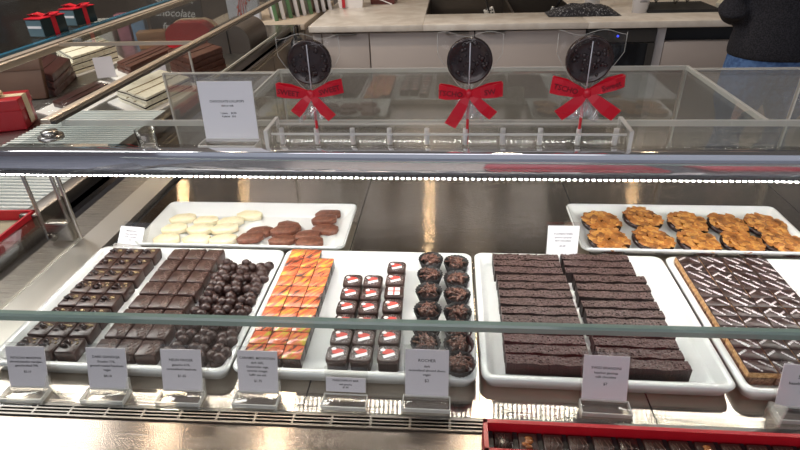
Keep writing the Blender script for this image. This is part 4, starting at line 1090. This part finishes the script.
g = thing('gift_bag', 'white gift bag with red sprig pattern on the side table', 'gift bag', (-1.24, 3.36, .895), (0, 0, .2))
MB().box(-.09, .09, -.05, .05, 0, .22, .003).build('bag_body', mat('pale_blue_bag', (.62, .66, .74), .5), g)
b = MB()
for k in range(9): b.ball((jitter(.05), -.0505, .03 + k * .019), .008, 1, sc=(1, .2, 1.2))
for k in range(4): b.tube([(-.04 + k * .02, -.0508, .02), (-.02 + k * .012, -.0508, .10), (.0 + k * .015, -.0508, .18)], .0025, 5)
b.build('red_sprigs', M['print_red'], g)
g = thing('tote_bag', 'dark tote bag hanging at the far end of the left case', 'bag', (-.80, 2.86, 0), (0, 0, 0))
b = MB(); b.loft([[(w * cos(2 * pi * k / 20), d * sin(2 * pi * k / 20), z) for k in range(20)] for w, d, z in ((.035, .05, .58), (.048, .09, .62), (.046, .08, .78), (.03, .05, .88), (.012, .02, .90))]); b.build('bag_body', M['black'], g)
b = MB(); b.tube([(0, -.04, .87), (0, -.03, .95), (0, .03, .95), (0, .04, .87)], .005); b.build('bag_handle', M['black'], g)
MB().box(-.030, .030, -.098, -.075, .62, .70, .004).build('front_pocket', mat('grey_pocket', (.13, .12, .13), .6), g)

# ================================================================== PERSON
def fuse(mb, voxel, smooth, name, m, parent):
    """joins overlapping limbs and trunk into one continuous skin"""
    me = mb.mesh('raw', m); o = bpy.data.objects.new('raw', me); COL.objects.link(o)
    r = o.modifiers.new('r', 'REMESH'); r.mode = 'VOXEL'; r.voxel_size = voxel; r.use_smooth_shade = True
    s = o.modifiers.new('s', 'SMOOTH'); s.factor = .5; s.iterations = smooth
    bpy.context.view_layer.update()
    out = bpy.data.meshes.new_from_object(o.evaluated_get(bpy.context.evaluated_depsgraph_get()))
    bpy.data.objects.remove(o); bpy.data.meshes.remove(me)
    out.materials.clear(); out.materials.append(m)
    for p in out.polygons: p.use_smooth = True
    return put(name, out, parent)
def ell(cx, cy, rx, ry, z, n=28): return [(cx + rx * cos(2 * pi * k / n), cy + ry * sin(2 * pi * k / n), z) for k in range(n)]
pr = thing('person', 'person in black knit sweater and blue jeans standing with back turned at the right', 'person', (1.30, 2.33, 0), (0, 0, .05))
SHO, ELB, WRI = {}, {}, {}
for s in (-1, 1):
    SHO[s] = Vector((.185 * s, 0, 1.405)); ELB[s] = Vector((.222 * s, -.01, 1.085)); WRI[s] = Vector((.085 * s, .225, 1.03))
def arms(b, k=1.0, to=1.0, extra=0):
    for s in (-1, 1):
        e = ELB[s].lerp(WRI[s], to)
        b.tube([Vector((.10 * s, 0, 1.43)), SHO[s], SHO[s].lerp(ELB[s], .5), ELB[s], ELB[s].lerp(e, .5), e], [.05 * k + extra, .062 * k + extra, .050 * k + extra, .043 * k + extra, .040 * k + extra, (.030 if to == 1 else .036) * k + extra], 14)
b = MB()
b.loft([ell(0, 0, .150, .105, .86), ell(0, 0, .168, .118, .93), ell(0, 0, .140, .10, 1.08), ell(0, 0, .150, .105, 1.24), ell(0, 0, .165, .10, 1.36), ell(0, 0, .11, .075, 1.445), ell(0, .005, .055, .055, 1.48)])
b.tube([(0, .0, 1.44), (0, .008, 1.50), (0, .018, 1.56)], [.058, .052, .052], 16)
b.ball((0, .022, 1.635), .098, 3, sc=(.80, .98, 1.15)); b.ball((0, .075, 1.575), .048, 2, sc=(1, .8, .7))
b.tube([(0, .112, 1.655), (0, .128, 1.625), (0, .122, 1.612)], [.008, .014, .012], 8)
for s in (-1, 1): b.ball((.080 * s, .010, 1.630), .026, 2, sc=(.35, .7, 1.1))
arms(b)
for s in (-1, 1):
    b.tube([(.085 * s, 0, .90), (.098 * s, .006, .72), (.10 * s, .012, .48), (.10 * s, -.008, .30), (.10 * s, -.01, .09)], [.088, .080, .056, .054, .036], 14)
    b.tube([(.10 * s, -.04, .045), (.105 * s, .05, .040), (.115 * s, .15, .025)], [.038, .038, .026], 10)
    w = WRI[s]; d = (WRI[s] - ELB[s]).normalized(); side = Vector((-s, 0, 0)); side = (side - d * side.dot(d)).normalized(); up = side.cross(d) * s
    b.tube([w, w + d * .045, w + d * .088], [.026, .034, .030], 10)
    for k, (l, sp) in enumerate(((.062, -.026), (.074, -.009), (.070, .009), (.054, .026))):
        p = w + d * .085 + side * sp
        b.tube([p, p + d * l * .5 + side * sp * .25, p + d * l * .95 + Vector((0, 0, -.022)) + side * sp * .3], [.0100, .0092, .0080], 8)
    p = w + d * .03 + side * .028
    b.tube([p, p + side * .024 + d * .028, p + side * .030 + d * .058 + Vector((0, 0, -.008))], [.0120, .0105, .0088], 8)
fuse(b, .0075, 3, 'body', M['skin'], pr)
b = MB()
b.loft([ell(0, 0, .186, .140, .905), ell(0, 0, .190, .145, .925), ell(0, 0, .188, .142, .97), ell(0, 0, .172, .130, 1.08), ell(0, 0, .180, .132, 1.24), ell(0, 0, .188, .122, 1.36), ell(0, 0, .13, .09, 1.45), ell(0, .003, .072, .070, 1.485)])
arms(b, 1.12, .90, .008)
for s in (-1, 1):
    c = ELB[s].lerp(WRI[s], .88); d = (WRI[s] - ELB[s]).normalized(); b.tube([c - d * .03, c + d * .015], [.052, .050], 14)
fuse(b, .010, 4, 'sweater', M['knit'], pr)
b = MB()
b.loft([ell(0, 0, .110, .09, .80), ell(0, 0, .178, .128, .86), ell(0, 0, .180, .130, .93), ell(0, 0, .165, .12, .99)])
for s in (-1, 1): b.tube([(.086 * s, 0, .90), (.100 * s, .004, .72), (.102 * s, .01, .48), (.102 * s, -.006, .28), (.102 * s, -.008, .075)], [.098, .094, .072, .066, .060], 16)
fuse(b, .010, 4, 'jeans', M['denim'], pr)
b = MB(); b.ball((0, .002, 1.660), .105, 3, sc=(.86, .96, 1.08)); b.ball((0, -.075, 1.60), .055, 2, sc=(1.2, .7, 1.6))
fuse(b, .009, 2, 'hair', M['hair'], pr).location = (0, -.016, .012)
for s in (-1, 1):
    MB().ball((.031 * s, .104, 1.642), .0125, 2).build('eye', M['eye'], pr)
    b = MB(); b.tube([(.102 * s, -.055, .042), (.107 * s, .05, .046), (.118 * s, .168, .030)], [.046, .050, .036], 12); fuse(b, .009, 2, 'shoe', M['shoe'], pr)
MB().ball((0, .116, 1.578), .018, 2, sc=(1.2, .4, .4)).build('mouth', M['lips'], pr)

# ================================================================== LIGHT
M['lamp_far'] = mat('bright_warm_downlight', (1, .8, .55), .5, emit=(1, .74, .44), estr=85)
M['lamp'] = mat('warm_downlight', (1, .8, .55), .5, emit=(1, .70, .38), estr=25)
for x, y, w in ((-.20, 5.0, 'farthest row, middle'), (-2.25, 5.0, 'farthest row, left'), (-2.95, 5.0, 'farthest row, far left'), (1.9, 5.0, 'farthest row, right'),
                (-1.85, 2.3, 'nearer row, far left'), (-1.10, 2.3, 'nearer row, left'), (.20, 2.3, 'nearer row, middle'), (2.7, 2.6, 'nearer row, right')):
    t = thing('ceiling_downlight', f'round warm ceiling downlight, {w}', 'light', (x, y, 3.3))
    b = MB(); b.loft([[(r_ * cos(2 * pi * k / 24), r_ * sin(2 * pi * k / 24), z) for k in range(24)] for r_, z in ((.085, 0), (.085, -.02), (.068, -.02), (.068, -.004))], cap1=False); b.build('trim_ring', M['white'], t)
    MB().cyl((0, 0, -.012), (0, 0, -.006), .067, n=24).build('lamp_lens', M['lamp_far'] if y > 4 else M['lamp'], t)
def area(name, loc, target, sx, sy, power, col):
    l = bpy.data.lights.new(name, 'AREA'); l.shape = 'RECTANGLE'; l.size = sx; l.size_y = sy; l.energy = power; l.color = col
    o = bpy.data.objects.new(name, l); COL.objects.link(o); o.location = loc
    o.rotation_euler = (Vector(target) - Vector(loc)).to_track_quat('-Z', 'Y').to_euler(); return o
for x, y, e in ((-2.25, 5.0, 30), (1.9, 5.0, 30), (-.20, 5.0, 30), (-1.85, 2.3, 34), (-1.10, 2.3, 34), (.20, 2.3, 34), (2.7, 2.6, 40)):
    l = bpy.data.lights.new('downlight_beam', 'SPOT'); l.energy = e * 1.35; l.color = (1, .84, .68); l.spot_size = radians(125); l.spot_blend = .7; l.shadow_soft_size = .10
    o = bpy.data.objects.new('downlight_beam', l); COL.objects.link(o); o.location = (x, y, 3.27)
area('shop_front_light', (-.5, -2.2, 2.9), (0, 1.0, .9), 3.0, 1.6, 30, (1, .94, .96))
area('left_light', (-2.6, 1.6, 3.0), (-1.4, 1.9, .9), 1.2, 1.2, 62, (1, .97, .94))
w = bpy.data.worlds.new('shop_daylight'); SC.world = w; w.use_nodes = True
bg = w.node_tree.nodes['Background']; bg.inputs['Color'].default_value = (.80, .86, 1.0, 1); bg.inputs['Strength'].default_value = .36

# ================================================================== CAMERA
YAW, PITCH, ROLL, FPX = radians(-5.88), radians(30.44), radians(-2.016), 540
f = Vector((sin(YAW) * cos(PITCH), cos(YAW) * cos(PITCH), -sin(PITCH))); r = Vector((cos(YAW), -sin(YAW), 0)); u = r.cross(f)
rr, uu = cos(ROLL) * r + sin(ROLL) * u, -sin(ROLL) * r + cos(ROLL) * u
cam = bpy.data.cameras.new('camera'); cam.sensor_width = 36; cam.lens = FPX / 800 * 36; cam.clip_start = .02
co = bpy.data.objects.new('camera', cam); COL.objects.link(co)
co.matrix_world = Matrix(((rr.x, uu.x, -f.x, 0), (rr.y, uu.y, -f.y, 0), (rr.z, uu.z, -f.z, 1.46), (0, 0, 0, 1)))
SC.camera = co
SC.view_settings.view_transform = 'Standard'; SC.view_settings.exposure = 0.18
SC.cycles.transparent_max_bounces = 24; SC.cycles.max_bounces = 10; SC.cycles.glossy_bounces = 5; SC.cycles.sample_clamp_indirect = 6
